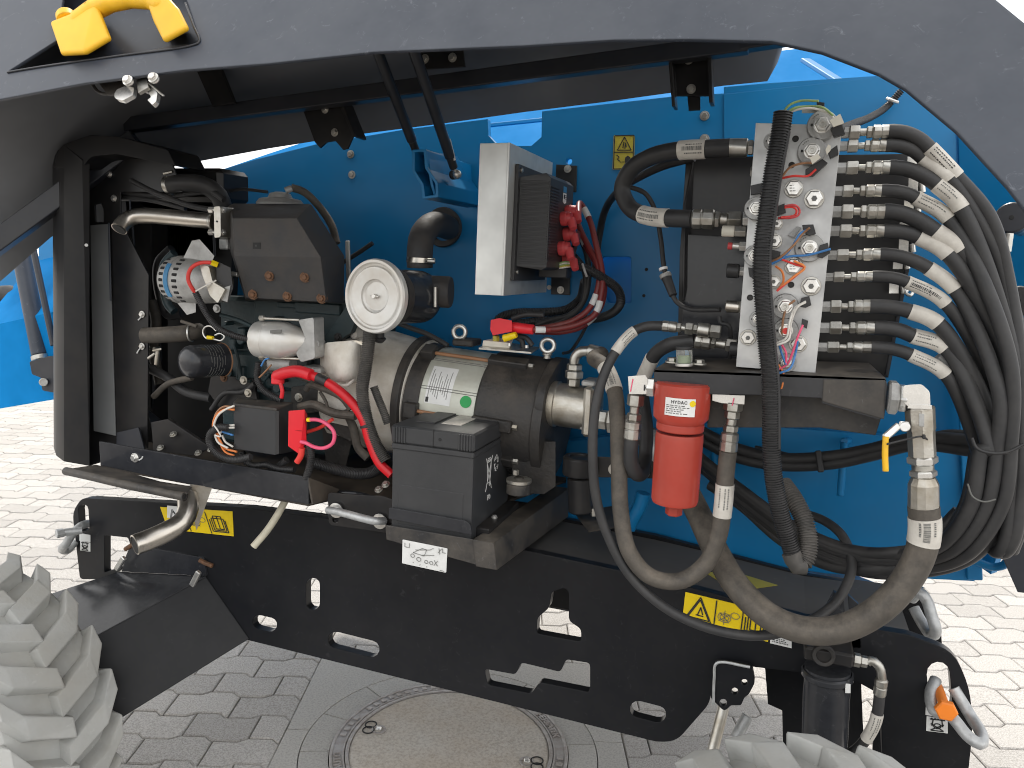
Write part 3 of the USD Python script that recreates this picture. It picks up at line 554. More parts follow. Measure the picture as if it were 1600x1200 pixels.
# recess with its floor, under the handle
rc = [H(u, v, .05) for u, v in [(10, 113), (90, 62), (105, -60), (275, -60), (311, 65), (300, 70), (180, 88)]]
rt = [H(u, v, .001) for u, v in [(10, 113), (90, 62), (105, -60), (275, -60), (311, 65), (300, 70), (180, 88)]]
hood.add('handle_recess', cat_([plate([H(u, v, .055) for u, v in [(0, 118), (80, 52), (95, -80), (290, -80), (325, 66), (300, 78), (180, 96)]], .004), loft(rt + rt[:1], rc + rc[:1], 3)]), 'hood_skin', smooth=20)
hood.add('recess_edge', tube([H(u, v, -.001) for u, v in [(12, 113), (60, 105), (180, 88), (300, 71), (311, 66), (303, 40), (290, 5)]], .0022, 8), 'black_gloss')
def along(q, o): return [H(u, v, -o_) for (u, v), o_ in zip(q, o)]
def balls(q): return hull(np.vstack([trimesh.creation.icosphere(2, r).vertices + H(u, v, -o) for u, v, o, r in q]))
arch = [(128, 32, .020, .019), (146, 16, .028, .017), (172, 4, .034, .0160), (205, -2, .036, .0155), (234, 0, .034, .0155), (250, 8, .030, .0150)]
hg = hood.add('grab_handle', cat_([balls(arch[i:i + 2]) for i in range(len(arch) - 1)]), 'yellow_plastic', label='bright yellow plastic grab handle in the recess', smooth=80)
hood.add('mount', balls([(u, v, o, .006) for u, v, o in [(86, 38, .024), (112, 28, .028), (150, 14, .036), (156, 30, .030), (168, 60, .016), (134, 80, .016), (101, 82, .016), (86, 40, -.04), (155, 28, -.04), (166, 58, -.045), (104, 80, -.045), (134, 78, -.045)]]), 'yellow_plastic', hg, 'broad end of the handle with a round cap', smooth=80)
hood.add('mount', balls([(u, v, o, .006) for u, v, o in [(236, 4, .036), (258, -2, .036), (246, 32, .026), (276, 18, .028), (289, 44, .018), (260, 60, .018), (246, 34, -.04), (284, 42, -.045), (260, 56, -.045)]]), 'yellow_plastic', hg, smooth=80)
hood.add('push_button', lathe([(0, -.012), (.017, -.012), (.0175, .002), (.016, .006), (0, .0065)], H(104, 27, -.014), unit(H(100, 0) - H(108, 40)), 24), 'yellow_plastic', hg)
lb_ = hood.add('latch', [tube([H(140, 124, .03), H(152, 142, .04), H(166, 147, .04), H(182, 143, .04)], .003, 8), plate([H(u, v, .03) for u, v in [(150, 124), (180, 118), (196, 128), (190, 148), (168, 148)]], .004)], 'dark_iron', label='zinc plated rotary latch hanging under the hood edge')
for (u, v) in ((200, 126), (240, 122)):
    hood.add('bolt', cat_([rod(H(u, v, .02), H(u, v, .0), .009, 20), bolt(H(u, v, .0), hn, .0065)]), 'zinc_bright', lb_)
hood.add('claw', plate([H(u, v, .02) for u, v in rnd([(178, 148), (182, 140), (196, 134), (210, 136), (208, 148), (192, 157), (180, 154)], 3)], .008), 'zinc_bright', lb_)
hood.add('claw', plate([H(u, v, .02) for u, v in rnd([(228, 128), (238, 132), (246, 146), (244, 158), (238, 164), (230, 156), (236, 152), (232, 144), (222, 140)], 2)], .008), 'zinc_bright', lb_)
hood.add('pawl', [plate([H(u, v, .012) for u, v in [(213, 125), (228, 118), (232, 136), (216, 145)]], .006), bar(H(228, 126, .015), H(256, 150, .015), .005, .003)], 'zinc', lb_)
# frame tube and brackets beneath the lining
fr = hood
yF = 1.62
fr.add('frame_bar', cat_([bar(P(200, 196, yF), P(1170, 68, yF), .034, .034), bar(P(1160, 68, yF), P(1260, 52, yF - .03), .034, .03)]), 'hood_bar')
fr.add('frame_bar', bar(P(-60, 420, 1.40), P(215, 218, 1.60), .04, .05), 'hood_bar')
def fbolt(t, u, v, y, r=.0065, par=None): t.add('bolt', bolt(P(u, v, y), FR, r), 'zinc', par)
k = fr.add('hinge_bracket', cat_([pl([(472, 168), (528, 160), (552, 212), (543, 232), (536, 234), (524, 220), (510, 222), (500, 231), (492, 222)], yF + .03, .006), pl([(528, 160), (534, 159), (556, 213), (552, 214)], yF + .02, .05)]), 'black_paint'); fbolt(fr, 508, 171, yF + .029, par=k); fbolt(fr, 523, 207, yF + .029, par=k)
k = fr.add('hinge_bracket', cat_([pl([(1046, 90), (1106, 80), (1110, 150), (1050, 150)], yF + .03, .006), pl([(1044, 92), (1050, 91), (1055, 166), (1050, 166)], yF + .0, .04), pl([(1105, 82), (1111, 81), (1114, 160), (1108, 160)], yF, .04), pl([(1074, 150), (1094, 149), (1094, 172), (1076, 173)], yF + .04, .005)]), 'black_paint'); fbolt(fr, 1076, 93, yF + .029, par=k); fbolt(fr, 1080, 139, yF + .029, par=k)
k = fr.add('strut_bracket', pl([(652, 76), (722, 72), (726, 104), (660, 108)], yF - .06, .006), 'black_paint'); fbolt(fr, 664, 92, yF - .061, par=k); fbolt(fr, 707, 90, yF - .061, par=k)
fr.add('side_bracket', pl([(308, 112), (345, 108), (366, 160), (332, 166)], yF - .04, .01), 'black_paint')
# gas struts
bkp = Thing('strut_bracket', 'blue hexagonal steel bracket on the back wall where the struts end', 'bracket')
hexo = [(644, 234), (666, 233), (668, 262), (684, 285), (685, 308), (660, 311), (658, 290), (644, 268)]; hexi = [(648, 238), (662, 237), (664, 263), (680, 287), (681, 304), (664, 307), (662, 288), (648, 266)]
bkp.add('tube_section', pl(rnd(hexo, 2), 1.62, .26, [rnd(hexi, 1.5)]), 'blue_paint'); bkp.add('cheek_plate', plate([P(668, 236, 1.63), P(716, 244, 1.80), P(742, 285, 1.86), P(746, 324, 1.88), P(686, 309, 1.64), P(684, 285, 1.63)], .006), 'blue_paint')
def strut(label, a, b, r, y0, y1, end):
    t = Thing('gas_strut', label, 'gas strut', 'gas struts holding the hood'); p0, p1 = P(*a, y0), P(*b, y1); d = unit(p1 - p0)
    t.add('cylinder', rod(p0, p1 - d * .03, r, 22), 'hood_bar'); t.add('end_cap', rod(p1 - d * .03, p1, r * .8, 20), 'plastic_black')
    if end:
        t.add('socket', rod(p1, p1 + d * .02, .005), 'zinc_bright'); t.add('ball_joint', trimesh.creation.icosphere(3, .0105).apply_translation(p1 + d * .02 + A(.004, -.004, 0)), 'zinc_bright'); t.add('joint_disc', rod(p1 + d * .02 + A(-.012, .006, 0), p1 + d * .02 + A(-.004, .002, 0), .011, 20), 'dark_iron')
        s = t.add('sticker', plate([P(700, 218, 1.63), P(704, 217, 1.63), P(712, 250, 1.66), P(707, 252, 1.66)], .001), 'print_white')
    return t
strut('left black gas strut running down into the blue bracket', (586, 70), (650, 236), .0115, 1.46, 1.66, False)
strut('right black gas strut ending in a shiny ball joint on the blue bracket', (644, 70), (709, 262), .0120, 1.46, 1.68, True)
# ================= BACK WALL
yW = 1.90
bw = Thing('back_wall', 'blue painted steel wall behind the engine and the hydraulic valve block', 'panel')
outl = [(250, 300), (330, 270), (400, 249), (500, 224), (552, 216), (628, 203), (762, 186), (763, 212), (778, 228), (830, 228), (846, 214), (847, 174), (1049, 151), (1131, 146), (1131, 136), (1199, 130), (1380, 118), (1497, 200), (1507, 500), (1500, 700), (1520, 905), (1280, 880), (1190, 862), (985, 829), (885, 812), (700, 790), (640, 690), (300, 640)]
bw.add('panel', pl(outl, yW, .02, [rnd([(940, 401), (986, 401), (986, 474), (948, 474), (936, 440)], 5), circ(889, 252, 5)]), 'blue_paint')
bw.add('pocket', pl([(930, 395), (992, 395), (992, 480), (930, 480)], yW + .05, .01), 'blue_paint')
bw.add('seam_plate', pl([(1131, 147), (1380, 120), (1494, 202), (1496, 420), (1440, 560), (1131, 430)], yW - .004, .004), 'blue_paint')
bw.add('side_panel', plate([P(1497, 200, yW - .01), P(1560, 270, yW - .1), P(1660, 400, yW - .16), P(1660, 560, yW - .16), P(1540, 900, yW - .04), P(1507, 880, yW - .012)], .02), 'blue_paint')
bw.add('lower_plate', pl([(885, 690), (1120, 660), (1500, 690), (1523, 908), (1290, 896), (1190, 882), (985, 848), (885, 825)], yW - .05, .03), 'blue_paint')
ub = Thing('undercarriage', 'dark undercarriage frame and unseen rear body added to keep sun off the front ground', 'chassis')
ub.add('frame_box', bx(A(-.95, 2.0, .46), A(.0, 2.9, 1.2), .01), 'black_beam'); ub.add('cross_tube', rod(A(-1.6, 2.7, .55), A(.35, 2.7, .55), .06), 'black_beam')  # chassis bulk added to stop sun leaking under the machine
ub.add('rear_body', bx(A(-2.15, 2.05, .86), A(.42, 2.85, 1.56), .02), 'blue_boom')  # unseen far side of the machine, sized to block sun from the front ground
bw.add('flange_edge', bar(P(1504, 520, yW - .06), P(1523, 906, yW - .06), .03, .008, up=FR), 'blue_paint')
for u, v in ((1010, 421), (1006, 462), (1002, 300)): bw.add('drilled_hole', rod(P(u, v, yW - .0004), P(u, v, yW - .001), .004), 'hole_dark')
for u, v in ((548, 241), (550, 273), (1101, 181), (1101, 217)): fbolt(bw, u, v, yW - .001, .0075)
for a, b in (((1319, 690), (1313, 774)), ((1119, 684), (1112, 748))): bw.add('hose_peg', rod(P(*a, yW - .12), P(*b, yW - .12), .0075), 'blue_paint')
for a in ((1319, 690), (1119, 684)): bw.add('peg_arm', rod(P(*a, yW - .125), P(a[0] + 8, a[1] - 2, yW - .03), .0075), 'blue_paint')
stk = [(959, 211), (992, 212), (990, 265), (957, 265)]
s = bw.add('warning_sticker', pl(rnd(stk, 2), yW - .0015, .001), 'yellow_faded'); O, X, Y = P(957, 265, yW - .0015), P(990, 265, yW) - P(957, 265, yW), P(959, 211, yW) - P(957, 265, yW)
sticker_art(bw, s, O, X, Y, FR, loop([(.2, .56), (.85, .56), (.52, .94)]) + loop([(.05, .02), (.96, .02), (.96, .98), (.05, .98)]) + [((.03, .5), (.97, .5)), ((.45, .62), (.5, .8)), ((.55, .6), (.58, .78)), ((.62, .64), (.6, .72)), ((.18, .42), (.3, .36)), ((.3, .36), (.22, .3)), ((.22, .3), (.34, .24)), ((.36, .22), (.42, .22)), ((.46, .22), (.52, .22)), ((.56, .22), (.62, .22))], .0022)
bw.add('print', hull([P(u, v, yW - .003) for u, v in ((976, 252), (977, 246), (981, 243), (985, 246), (984, 258), (980, 261))] + [P(u, v, yW - .0018) for u, v in ((976, 252), (977, 246), (981, 243), (985, 246), (984, 258), (980, 261))]), 'print_black', s)
for i, (u, v, y) in enumerate(((1581, 340, 1.62), (1592, 470, 1.66))):
    rb = Thing('rubber_buffer', ['round grey rubber buffer with a centre hole on the right blue panel', 'lower round rubber buffer half hidden by the black hoses'][i], 'buffer', 'rubber buffers on the right panel')
    p = P(u, v, y); d = unit(A(-.35, -1, .1)); rb.add('pad', lathe([(0, -.03), (.026, -.03), (.0275, -.02), (.0275, .0), (.025, .003), (0, .003)], p, d, 32), 'hood_bar' if i == 0 else 'rubber_hose'); rb.add('screw', rod(p, p + d * .004, .004), 'hole_dark'); rb.add('stud', rod(p - d * .03, p - d * .16, .010), 'zinc')
    if i == 0: rb.add('pin', rod(p + Z * -.027 , p + Z * -.06, .0065), 'zinc_bright')
one('loop_handle', tube([P(1512, 868, 1.82), P(1528, 878, 1.82), P(1552, 886, 1.82), P(1570, 882, 1.81), P(1576, 866, 1.80), P(1576, 845, 1.80)], .0085, 14), 'blue_paint', 'blue bent rod handle at the lower right corner of the blue wall', 'handle')
one('black_post', cat_([hull([P(u, v, y) for u, v in ((1530, 790), (1562, 860), (1590, 925), (1625, 930), (1625, 780)) for y in (1.68, 1.76)])]), 'hood_bar', 'black steel post at the right edge under the hose bundle', 'post')
# blue boom behind the wall
bmx = Thing('boom', 'bright blue lift boom behind the back wall, seen through the gaps', 'boom')
tpx = [P(u, v, 2.9) for u, v in ((120, 330), (300, 281), (420, 240), (475, 222), (552, 203), (820, 150), (1131, 112), (1196, 82), (1380, 60), (1520, 50))]
btx = [A(p[0] * .97, 2.3, p[2] - .52) for p in tpx]
bmx.add('cover', cat_([loft(btx, tpx, 4), loft([q - Z * .35 for q in btx], btx, 1)]), 'blue_boom', smooth=20)
bmx.add('cover_flange', bar(P(763, 196, 2.35), P(850, 187, 2.35), .01, .012), 'blue_paint')
bmx.add('seam_bar', bar(P(1258, 94, 2.6), P(1312, 128, 2.4), .03, .012), 'blue_paint')
# left rear structure
ls = Thing('rear_outrigger', 'bright blue steel outrigger structure at the far left', 'outrigger')
ls.add('beam_box', [hull([P(u, v, y) for u, v in ((-120, 512), (50, 540), (90, 612), (-120, 600)) for y in (2.5, 2.8)])], 'blue_paint'); ls.add('plate', pl([(-60, 505), (15, 520), (26, 545), (24, 575), (2, 598), (-60, 600)], 2.46, .03), 'blue_paint'); ls.add('upper_box', [hull([P(u, v, y) for u, v in ((58, 345), (120, 300), (120, 560), (70, 560)) for y in (2.62, 2.9)]), hull([P(u, v, y) for u, v in ((-80, 420), (40, 400), (60, 480), (-80, 500)) for y in (2.7, 2.9)])], 'blue_paint')
ls.add('dark_hose', tube([P(-30, 470, 2.5), P(15, 458, 2.5), P(40, 470, 2.5)], .035, 14), 'rubber_hose'); ls.add('rail', bar(P(-40, 492, 2.44), P(60, 488, 2.44), .02, .012), 'blue_paint')
lc = Thing('outrigger_cylinder', 'grey hydraulic cylinder leaning at the far left beside the black side panel', 'hydraulic cylinder')
a, b = P(30, 380, 2.35), P(64, 555, 2.30); lc.add('barrel', rod(a, b, .034, 28), 'hood_skin'); lc.add('side_pipe', rod(P(50, 380, 2.30), P(84, 540, 2.26), .012, 16), 'hood_bar'); lc.add('gland', rod(b, b + unit(b - a) * .02, .037, 28), 'zinc')
lc.add('end_bracket', pl(rnd([(46, 565), (78, 556), (92, 560), (92, 615), (66, 610), (64, 590), (50, 585)], 3), 2.24, .05, [circ(68, 597, 6)]), 'hood_bar')
lc.add('clevis_pin', rod(P(68, 597, 2.22), P(68, 597, 2.30), .016, 20), 'zinc')
# ================= SIDE PANEL AND RADIATOR
sp = Thing('side_panel', 'tall glossy black sheet metal cowl at the left end of the engine bay', 'side panel')
yS = 1.50
sp.add('column', hull([P(u, v, y) for (u, v, y) in [(82, 250, yS + .03), (90, 236, yS), (100, 226, yS - .012), (128, 250, yS - .015), (100, 721, yS - .012), (88, 712, yS), (84, 700, yS + .03), (140, 728, yS), (140, 250, yS), (140, 728, yS + .08), (140, 250, yS + .08), (82, 250, yS + .1), (86, 700, yS + .1)]]), 'black_matte', smooth=12)
sp.add('top_arch', pl(rnd([(84, 262), (94, 228), (140, 211), (182, 213), (262, 234), (274, 258), (256, 256), (182, 240), (142, 244), (128, 262)], [4, 14, 10, 10, 4, 2, 2, 8, 8, 4]), yS - .012, .10), 'black_matte')
sp.add('top_plate', hull([P(u, v, y) for u, v, y in ((140, 212, yS + .09), (262, 235, yS + .09), (150, 222, yS + .3), (300, 262, yS + .3), (140, 216, yS + .09), (262, 239, yS + .09), (150, 226, yS + .3), (300, 266, yS + .3))]), 'black_matte')
sp.add('inner_face', pl([(136, 232), (225, 226), (262, 236), (285, 300), (188, 300), (188, 345), (232, 430), (230, 700), (140, 728)], yS + .07, .004, [[(148, 320), (158, 318), (162, 328), (162, 347), (149, 347)]]), 'black_paint')
sp.add('gap_backing', pl([(142, 310), (168, 310), (168, 352), (142, 352)], yS + .35, .004), 'blue_paint', label='blue paint seen through the slot')
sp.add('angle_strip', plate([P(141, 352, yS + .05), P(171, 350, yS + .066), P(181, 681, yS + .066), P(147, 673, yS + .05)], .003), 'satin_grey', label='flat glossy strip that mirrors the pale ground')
sp.add('strip_edge', bar(P(170, 348, yS + .06), P(173, 470, yS + .06), .003, .006), 'hood_skin')
for u, v in ((222, 491), (222, 541), (171, 272), (178, 310)): sp.add('bolt', bolt(P(u, v, yS + .068), FR, .0062), 'zinc_bright')
for q in (((216, 500), (222, 494)), ((214, 552), (216, 548), (220, 543))): sp.add('paint_mark', tube([P(*c, yS + .066) for c in q], .0016, 6), 'print_white')
sp.add('rivet', rod(P(135, 383, yS - .0), P(135, 383, yS - .016), .004), 'print_white'); sp.add('foot_plate', pl([(182, 676), (216, 668), (222, 690), (226, 704), (182, 695)], yS + .05, .004), 'hood_bar')
sp.add('lower_brace', plate([P(229, 638, yS + .1), P(246, 672, yS + .16), P(270, 655, yS + .2), P(228, 700, yS + .08)], .003), 'hood_bar')
rd = Thing('radiator', 'black finned radiator and fan shroud behind the side panel', 'radiator')
rd.add('core', pl([(150, 296), (365, 306), (352, 715), (140, 715)], 1.80, .03), 'hole_dark')
fins = []
for k in range(26):
    u = 240 + k * 3.6; fins.append(bar(P(u, 318, 1.765), P(u + 3, 400, 1.765), .0016, .02))
rd.add('cooling_fins', cat_(fins), 'hood_bar', kind='stuff')
rd.add('shroud', pl([(196, 300), (236, 330), (238, 700), (216, 700)], 1.70, .06), 'black_paint')
rd.add('tank', pbox(170, 262, 345, 316, 1.66, .12, .012), 'black_paint')
rd.add('fan_shroud', tube([P(268, 388, 1.68), P(248, 410, 1.68), P(246, 440, 1.68), P(252, 470, 1.68), P(262, 492, 1.68), P(285, 490, 1.68)], .012, 14), 'plastic_black')
rd.add('fan_belt', cat_([tube([P(272, 395, 1.62), P(256, 415, 1.62), P(255, 445, 1.62), P(262, 475, 1.62), P(272, 487, 1.62)], .011, 12)]), 'engine_teal')
rd.add('frame_post', [bar(P(184, 302, 1.6), P(186, 336, 1.6), .004, .004), bar(P(203, 302, 1.6), P(204, 345, 1.6), .006, .004), bar(P(207, 350, 1.62), P(210, 400, 1.62), .006, .006)], 'hood_skin')
rd.add('radiator_cap', rod(P(180, 271, 1.62), P(182, 271, 1.64), .009), 'zinc')
for pts, r in (([(178, 308), (230, 312), (290, 326)], .006), ([(190, 300), (260, 306), (330, 300), (350, 312)], .008), ([(190, 268), (230, 275), (262, 282)], .013)):
    rd.add('hose', tube([P(*q, 1.60) for q in pts], r, 12), 'rubber_hose')
rh = Thing('radiator_hose', 'thick black upper radiator hose with a clamp bending down behind the engine', 'hose')
rh.add('hose', tube([P(262, 290, 1.58), P(290, 286, 1.58), P(320, 290, 1.60), P(342, 306, 1.62), P(352, 335, 1.64)], .022, 18), 'rubber_hose'); rh.add('clamp', [rod(P(262, 290, 1.58), P(268, 289, 1.58), .0235, 22), rod(P(256, 271, 1.57), P(270, 268, 1.57), .004)], 'zinc')
# ================= ENGINE TRAY
yT = 1.42
tray = Thing('engine_tray', 'black steel engine tray with a bent-up front lip and dusty brown floor', 'tray')
tray.add('front_lip', pl([(155, 690), (300, 716), (482, 746), (482, 788), (300, 757), (157, 727)], yT, .005), 'black_gloss')
pz = P(482, 788, yT)[2]
fl = [P(157, 728, yT), P(482, 788, yT), P(515, 779, yT + .03), P(612, 800, yT + .03)]
flo = [PG(157, 728, pz), PG(482, 787, pz), PG(520, 778, pz), PG(630, 800, pz), PG(770, 790, pz), PG(900, 745, pz), PG(905, 690, pz), PG(200, 640, pz)]
tray.add('floor', plate(flo, .006, dirn=Z), 'tray_floor')
tray.add('lip_end', plate([P(482, 746, yT), P(482, 788, yT), PG(520, 778, pz), PG(523, 765, pz + .01)], .005), 'tray_floor')
tray.add('bolt', bolt(P(211, 715, yT - .001), FR, .008), 'zinc_bright'); tray.add('paint_mark', tube([P(217, 719, yT - .001), P(222, 716, yT - .001), P(223, 713, yT - .001)], .0016, 6), 'print_white')
for u, v in ((271, 679), (251, 700), (310, 708), (330, 702), (592, 765), (603, 757)): tray.add('bolt', bolt(P(u, v, yT + .09 if u < 400 else yT + .05) , unit(A(0, -.6, .8)), .0065), 'zinc')
tray.add('rear_bracket', [pl([(236, 660), (262, 655), (330, 700), (300, 712), (240, 704)], yT + .10, .01), pl([(330, 585), (395, 592), (405, 640), (345, 640), (325, 612)], yT + .18, .01)], 'black_paint')
tray.add('floor_bead', tube([PG(515, 782, pz + .002), PG(530, 771, pz + .002), PG(560, 772, pz + .002), PG(612, 790, pz + .002)], .006, 8), 'black_gloss')
for u, v in ((350, 590), (381, 594), (388, 614), (467, 621)): tray.add('mount_bolt', bolt(P(u, v, 1.575), FR, .0075), 'rusty' if u == 350 else 'steel_silver')
tray.add('mount_plate', pl([(455, 605), (500, 600), (520, 640), (455, 650)], 1.60, .01), 'dark_iron')
dr = Thing('rubber_trim', 'worn grey rubber edge strip with an open tube end jutting out below the tray', 'trim strip')
dr.add('tube_edge', tube([P(103, 736, 1.33), P(140, 744, 1.31), P(200, 758, 1.29), P(250, 768, 1.28), P(288, 776, 1.28)], .0095, 16), 'black_dusty'); dr.add('tube_end', lathe([(.0055, -.001), (.0085, -.001), (.0095, .001), (.0095, .003)], P(287, 776, 1.28), P(288, 776, 1.28) - P(283, 775, 1.28), 16), 'plastic_black'); dr.add('bore', rod(P(287, 776, 1.28), P(287, 776, 1.28) + A(.003, 0, -.0002), .0055), 'hole_dark')
dr.add('flap', strip([P(u, v, y) for u, v, y in ((105, 733, 1.33), (160, 745, 1.31), (230, 760, 1.29), (292, 770, 1.28))], [P(u, v, y) for u, v, y in ((150, 726, 1.42), (200, 738, 1.42), (250, 752, 1.42), (300, 760, 1.41))], .004), 'black_dusty')
ex = Thing('tail_pipe', 'bare steel exhaust tail pipe with a slash-cut guard below the engine tray', 'exhaust pipe')
pp = [P(293, 775, 1.40), P(294, 796, 1.38), P(285, 815, 1.36), P(262, 830, 1.33), P(236, 842, 1.30), P(212, 851, 1.27)]
ex.add('pipe', tube(pp, .0232, 22), 'exhaust_steel'); d = unit(pp[-1] - pp[-2]); ex.add('bore', rod(pp[-1], pp[-1] + d * .0012, .0200, 22), 'hole_dark'); ex.add('lip', lathe([(.0200, .0005), (.0200, .003), (.0234, .002), (.0234, -.002)], pp[-1], d, 22), 'exhaust_steel')
ex.add('guard', plate([P(297, 757, 1.40), P(331, 765, 1.42), P(318, 800, 1.42), P(307, 829, 1.42), P(300, 800, 1.40)], .003), 'steel_silver')
dh_ = Thing('drain_hose', 'pale beige drain hose hanging below the engine tray', 'hose'); pts = [P(446, 782, 1.5), P(435, 802, 1.48), P(418, 828, 1.46), P(396, 854, 1.44)]
dh_.add('hose', tube(pts, .0085, 16), 'beige_tube'); d = unit(pts[-1] - pts[-2]); dh_.add('bore', rod(pts[-1], pts[-1] + d * .001, .006), 'dark_iron')
hk = Thing('latch_rod', 'dull bent latch rod with two washers bolted beside the battery carrier', 'rod'); hk.add('plate', pl(rnd([(512, 770), (600, 776), (640, 790), (640, 836), (600, 832), (514, 820)], 6), 1.44, .006, [circ(524, 812, 5)]), 'black_paint')
hk.add('rod', tube([P(513, 797, 1.42), P(530, 800, 1.40), P(560, 808, 1.39), P(585, 814, 1.39), P(600, 814, 1.42)], .0085, 14), 'galvanised')
for u, v in ((526, 797), (594, 814)): hk.add('washer', lathe([(0, 0), (.016, 0), (.017, .001), (.017, .004), (.009, .005), (.009, .01), (0, .01)], P(u, v, 1.435), FR, 24), 'zinc_bright')
# ================= ENGINE
en = Thing('engine_block', 'dark teal grey painted engine block under the heat shield', 'engine')
yE = 1.60
en.add('crankcase', cat_([bx(P(345, 690, yE + .03), P(545, 475, yE + .03) + A(0, .25, 0), .01), bx(P(352, 600, yE + .01), P(480, 560, yE) + A(0, .1, 0), .008)]), 'engine_teal')
en.add('cylinder_head', cat_([bx(P(395, 520, yE + .01), P(540, 470, yE) + A(0, .2, 0), .006), bx(P(460, 488, yE - .004), P(532, 476, yE) + A(0, .05, 0), .002), bx(P(432, 480, yE - .0), P(470, 474, yE) + A(0, .05, 0), .002)]), 'engine_teal')
g = []
R5 = random.Random(5)
for k in range(26):
    u, v = R5.uniform(355, 470), R5.uniform(500, 610); r = R5.uniform(.004, .012); p = P(u, v, yE + .005)
    g.append(rod(p + A(0, .02, 0), p - A(0, R5.uniform(.004, .015), 0), r, 14) if k % 2 else bx(p - A(r, .008, r * 1.6), p + A(r, .03, r * 1.6), .003))
en.add('casting_boss', cat_(g), 'engine_teal', kind='stuff')
for pts in ([(366, 540), (372, 560), (378, 590), (392, 596)], [(402, 545), (412, 570), (420, 585), (412, 595)], [(430, 560), (424, 580), (414, 585)]): en.add('oil_pipe', tube([P(*q, yE - .006) for q in pts], .004, 10), 'engine_teal')
en.add('bracket_post', bar(P(543, 376, 1.66), P(545, 440, 1.66), .006, .012), 'cast_grey'); en.add('bell_flange', pl([(562, 485), (548, 520), (510, 545), (500, 600), (494, 590), (500, 540), (540, 480)], yE - .02, .02), 'engine_teal'); en.add('flange_bolt', bolt(P(528, 527, yE - .021), FR, .007), 'dark_iron')
vc = Thing('filler_cap', 'pale grey engine breather housing on top of the heat shield', 'cap')
vc.add('housing', lathe([(0, 0), (.055, 0), (.058, .006), (.05, .016), (.03, .02), (.025, .03), (.012, .034), (0, .034)], P(438, 322, 1.66), Z, 28), 'cast_grey'); vc.add('pipe_stub', rod(P(446, 298, 1.65), P(456, 294, 1.66), .008), 'cast_grey')
vc.add('breather_hose', tube([P(455, 293, 1.66), P(475, 300, 1.68), P(498, 322, 1.70), P(518, 352, 1.71), P(526, 380, 1.70)], .0095, 14), 'dusty_hose')
# heat shield
hs_ = Thing('heat_shield', 'dull black faceted exhaust heat shield with rusty bolts above the engine', 'heat shield')
F1, Bk = [(364, 341), (464, 341), (501, 402), (366, 400)], [(357, 322), (364, 318), (486, 319), (538, 400), (537, 474), (384, 470), (373, 431), (356, 380)]
y1, y2, yb = 1.455, 1.485, 1.60
hs_.add('shell', hull([P(u, v, y1) for u, v in F1] + [P(384, 465, y2), P(510, 472, y2)] + [P(u, v, yb) for u, v in Bk] + [P(u, v, yb + .06) for u, v in Bk]), 'heat_shield', smooth=15)
def shield_y(u, v): return y1 + (y2 - y1) * max(0, (v - 402) / 66)
for u, v in ((422, 431), (477, 433), (396, 460), (450, 463), (503, 466)):
    y = shield_y(u, v); hs_.add('bolt', cat_([rod(P(u, v, y), P(u, v, y - .002), .012, 20), bolt(P(u, v, y - .002), FR, .0065)]), 'rusty')
hs_.add('square_recess', pl([(395, 379), (407, 379), (407, 389), (395, 389)], y1 - .0008, .002), 'hole_dark'); hs_.add('dimple', lathe([(0, .0), (.0025, .0), (.0035, -.001)], P(400, 384, y1 - .0009), FR, 12), 'plastic_black')
# exhaust outlet
eo = Thing('exhaust_pipe', 'bare steel exhaust outlet pipe with a clamped flange at the upper left of the engine', 'exhaust pipe')
c = [P(186, 358, 1.46), P(194, 347, 1.475), P(208, 339, 1.49), P(228, 337, 1.50), P(270, 340, 1.51), P(335, 346, 1.52)]; eo.add('pipe', tube(c, .0185, 26), 'exhaust_steel'); d = unit(c[0] - c[1]); eo.add('bore', rod(c[0], c[0] + d * .001, .0165, 24), 'hole_dark')
eo.add('flange', plate([P(u, v, 1.50) for u, v in rnd([(334, 323), (344, 322), (345, 370), (335, 372)], 3)], .05), 'steel_silver'); eo.add('gasket', rod(P(331, 346, 1.52), P(335, 346, 1.52), .021, 24), 'zinc')
for v in (328, 363): eo.add('stud', cat_([rod(P(326, v, 1.51), P(352, v, 1.51), .0042), hexn(P(327, v, 1.51), P(334, v, 1.51), .0075), hexn(P(345, v, 1.51), P(351, v, 1.51), .008)]), 'zinc_bright')
eo.add('hole', rod(P(339, 346, 1.499), P(339, 346, 1.4985), .0022), 'hole_dark'); eo.add('bracket', bx(P(341, 372, 1.54), P(355, 390, 1.54) + A(0, .03, 0), .003), 'cast_grey')
# alternator
al = Thing('alternator', 'grey cast alternator with cooling slots and a red cable on top', 'alternator')
ya = 1.50
a0, a1 = P(268, 436, ya + .01), P(345, 442, ya); d = unit(a1 - a0); Lh = np.linalg.norm(a1 - a0)
al.add('housing', lathe([(0, 0), (.040, 0), (.050, .006), (.055, .02), (.056, .05), (.054, .085), (.048, Lh - .012), (.042, Lh), (0, Lh)], a0, d, 36), 'cast_grey')
al.add('pulley_ring', lathe([(.056, .030), (.0575, .032), (.0575, .040), (.056, .042)], a0, d, 36), 'cast_grey')
x_, y_, _ = frame(d); sl = []
for k in range(9):
    for base in (.012, .052):
        a = math.radians(180 + k * 17 + 20); rd_ = None
        e = unit(A(0, -1, 0) * math.cos(math.radians(-60 + k * 15)) + Z * math.sin(math.radians(-60 + k * 15))); e = unit(e - d * (e @ d)); q = a0 + d * (base + .004) + e * .0545
        sl.append(bar(q, q + d * .016, .0075, .004, up=e))
al.add('cooling_slot', cat_(sl), 'hole_dark', kind='stuff')
pt_ = []
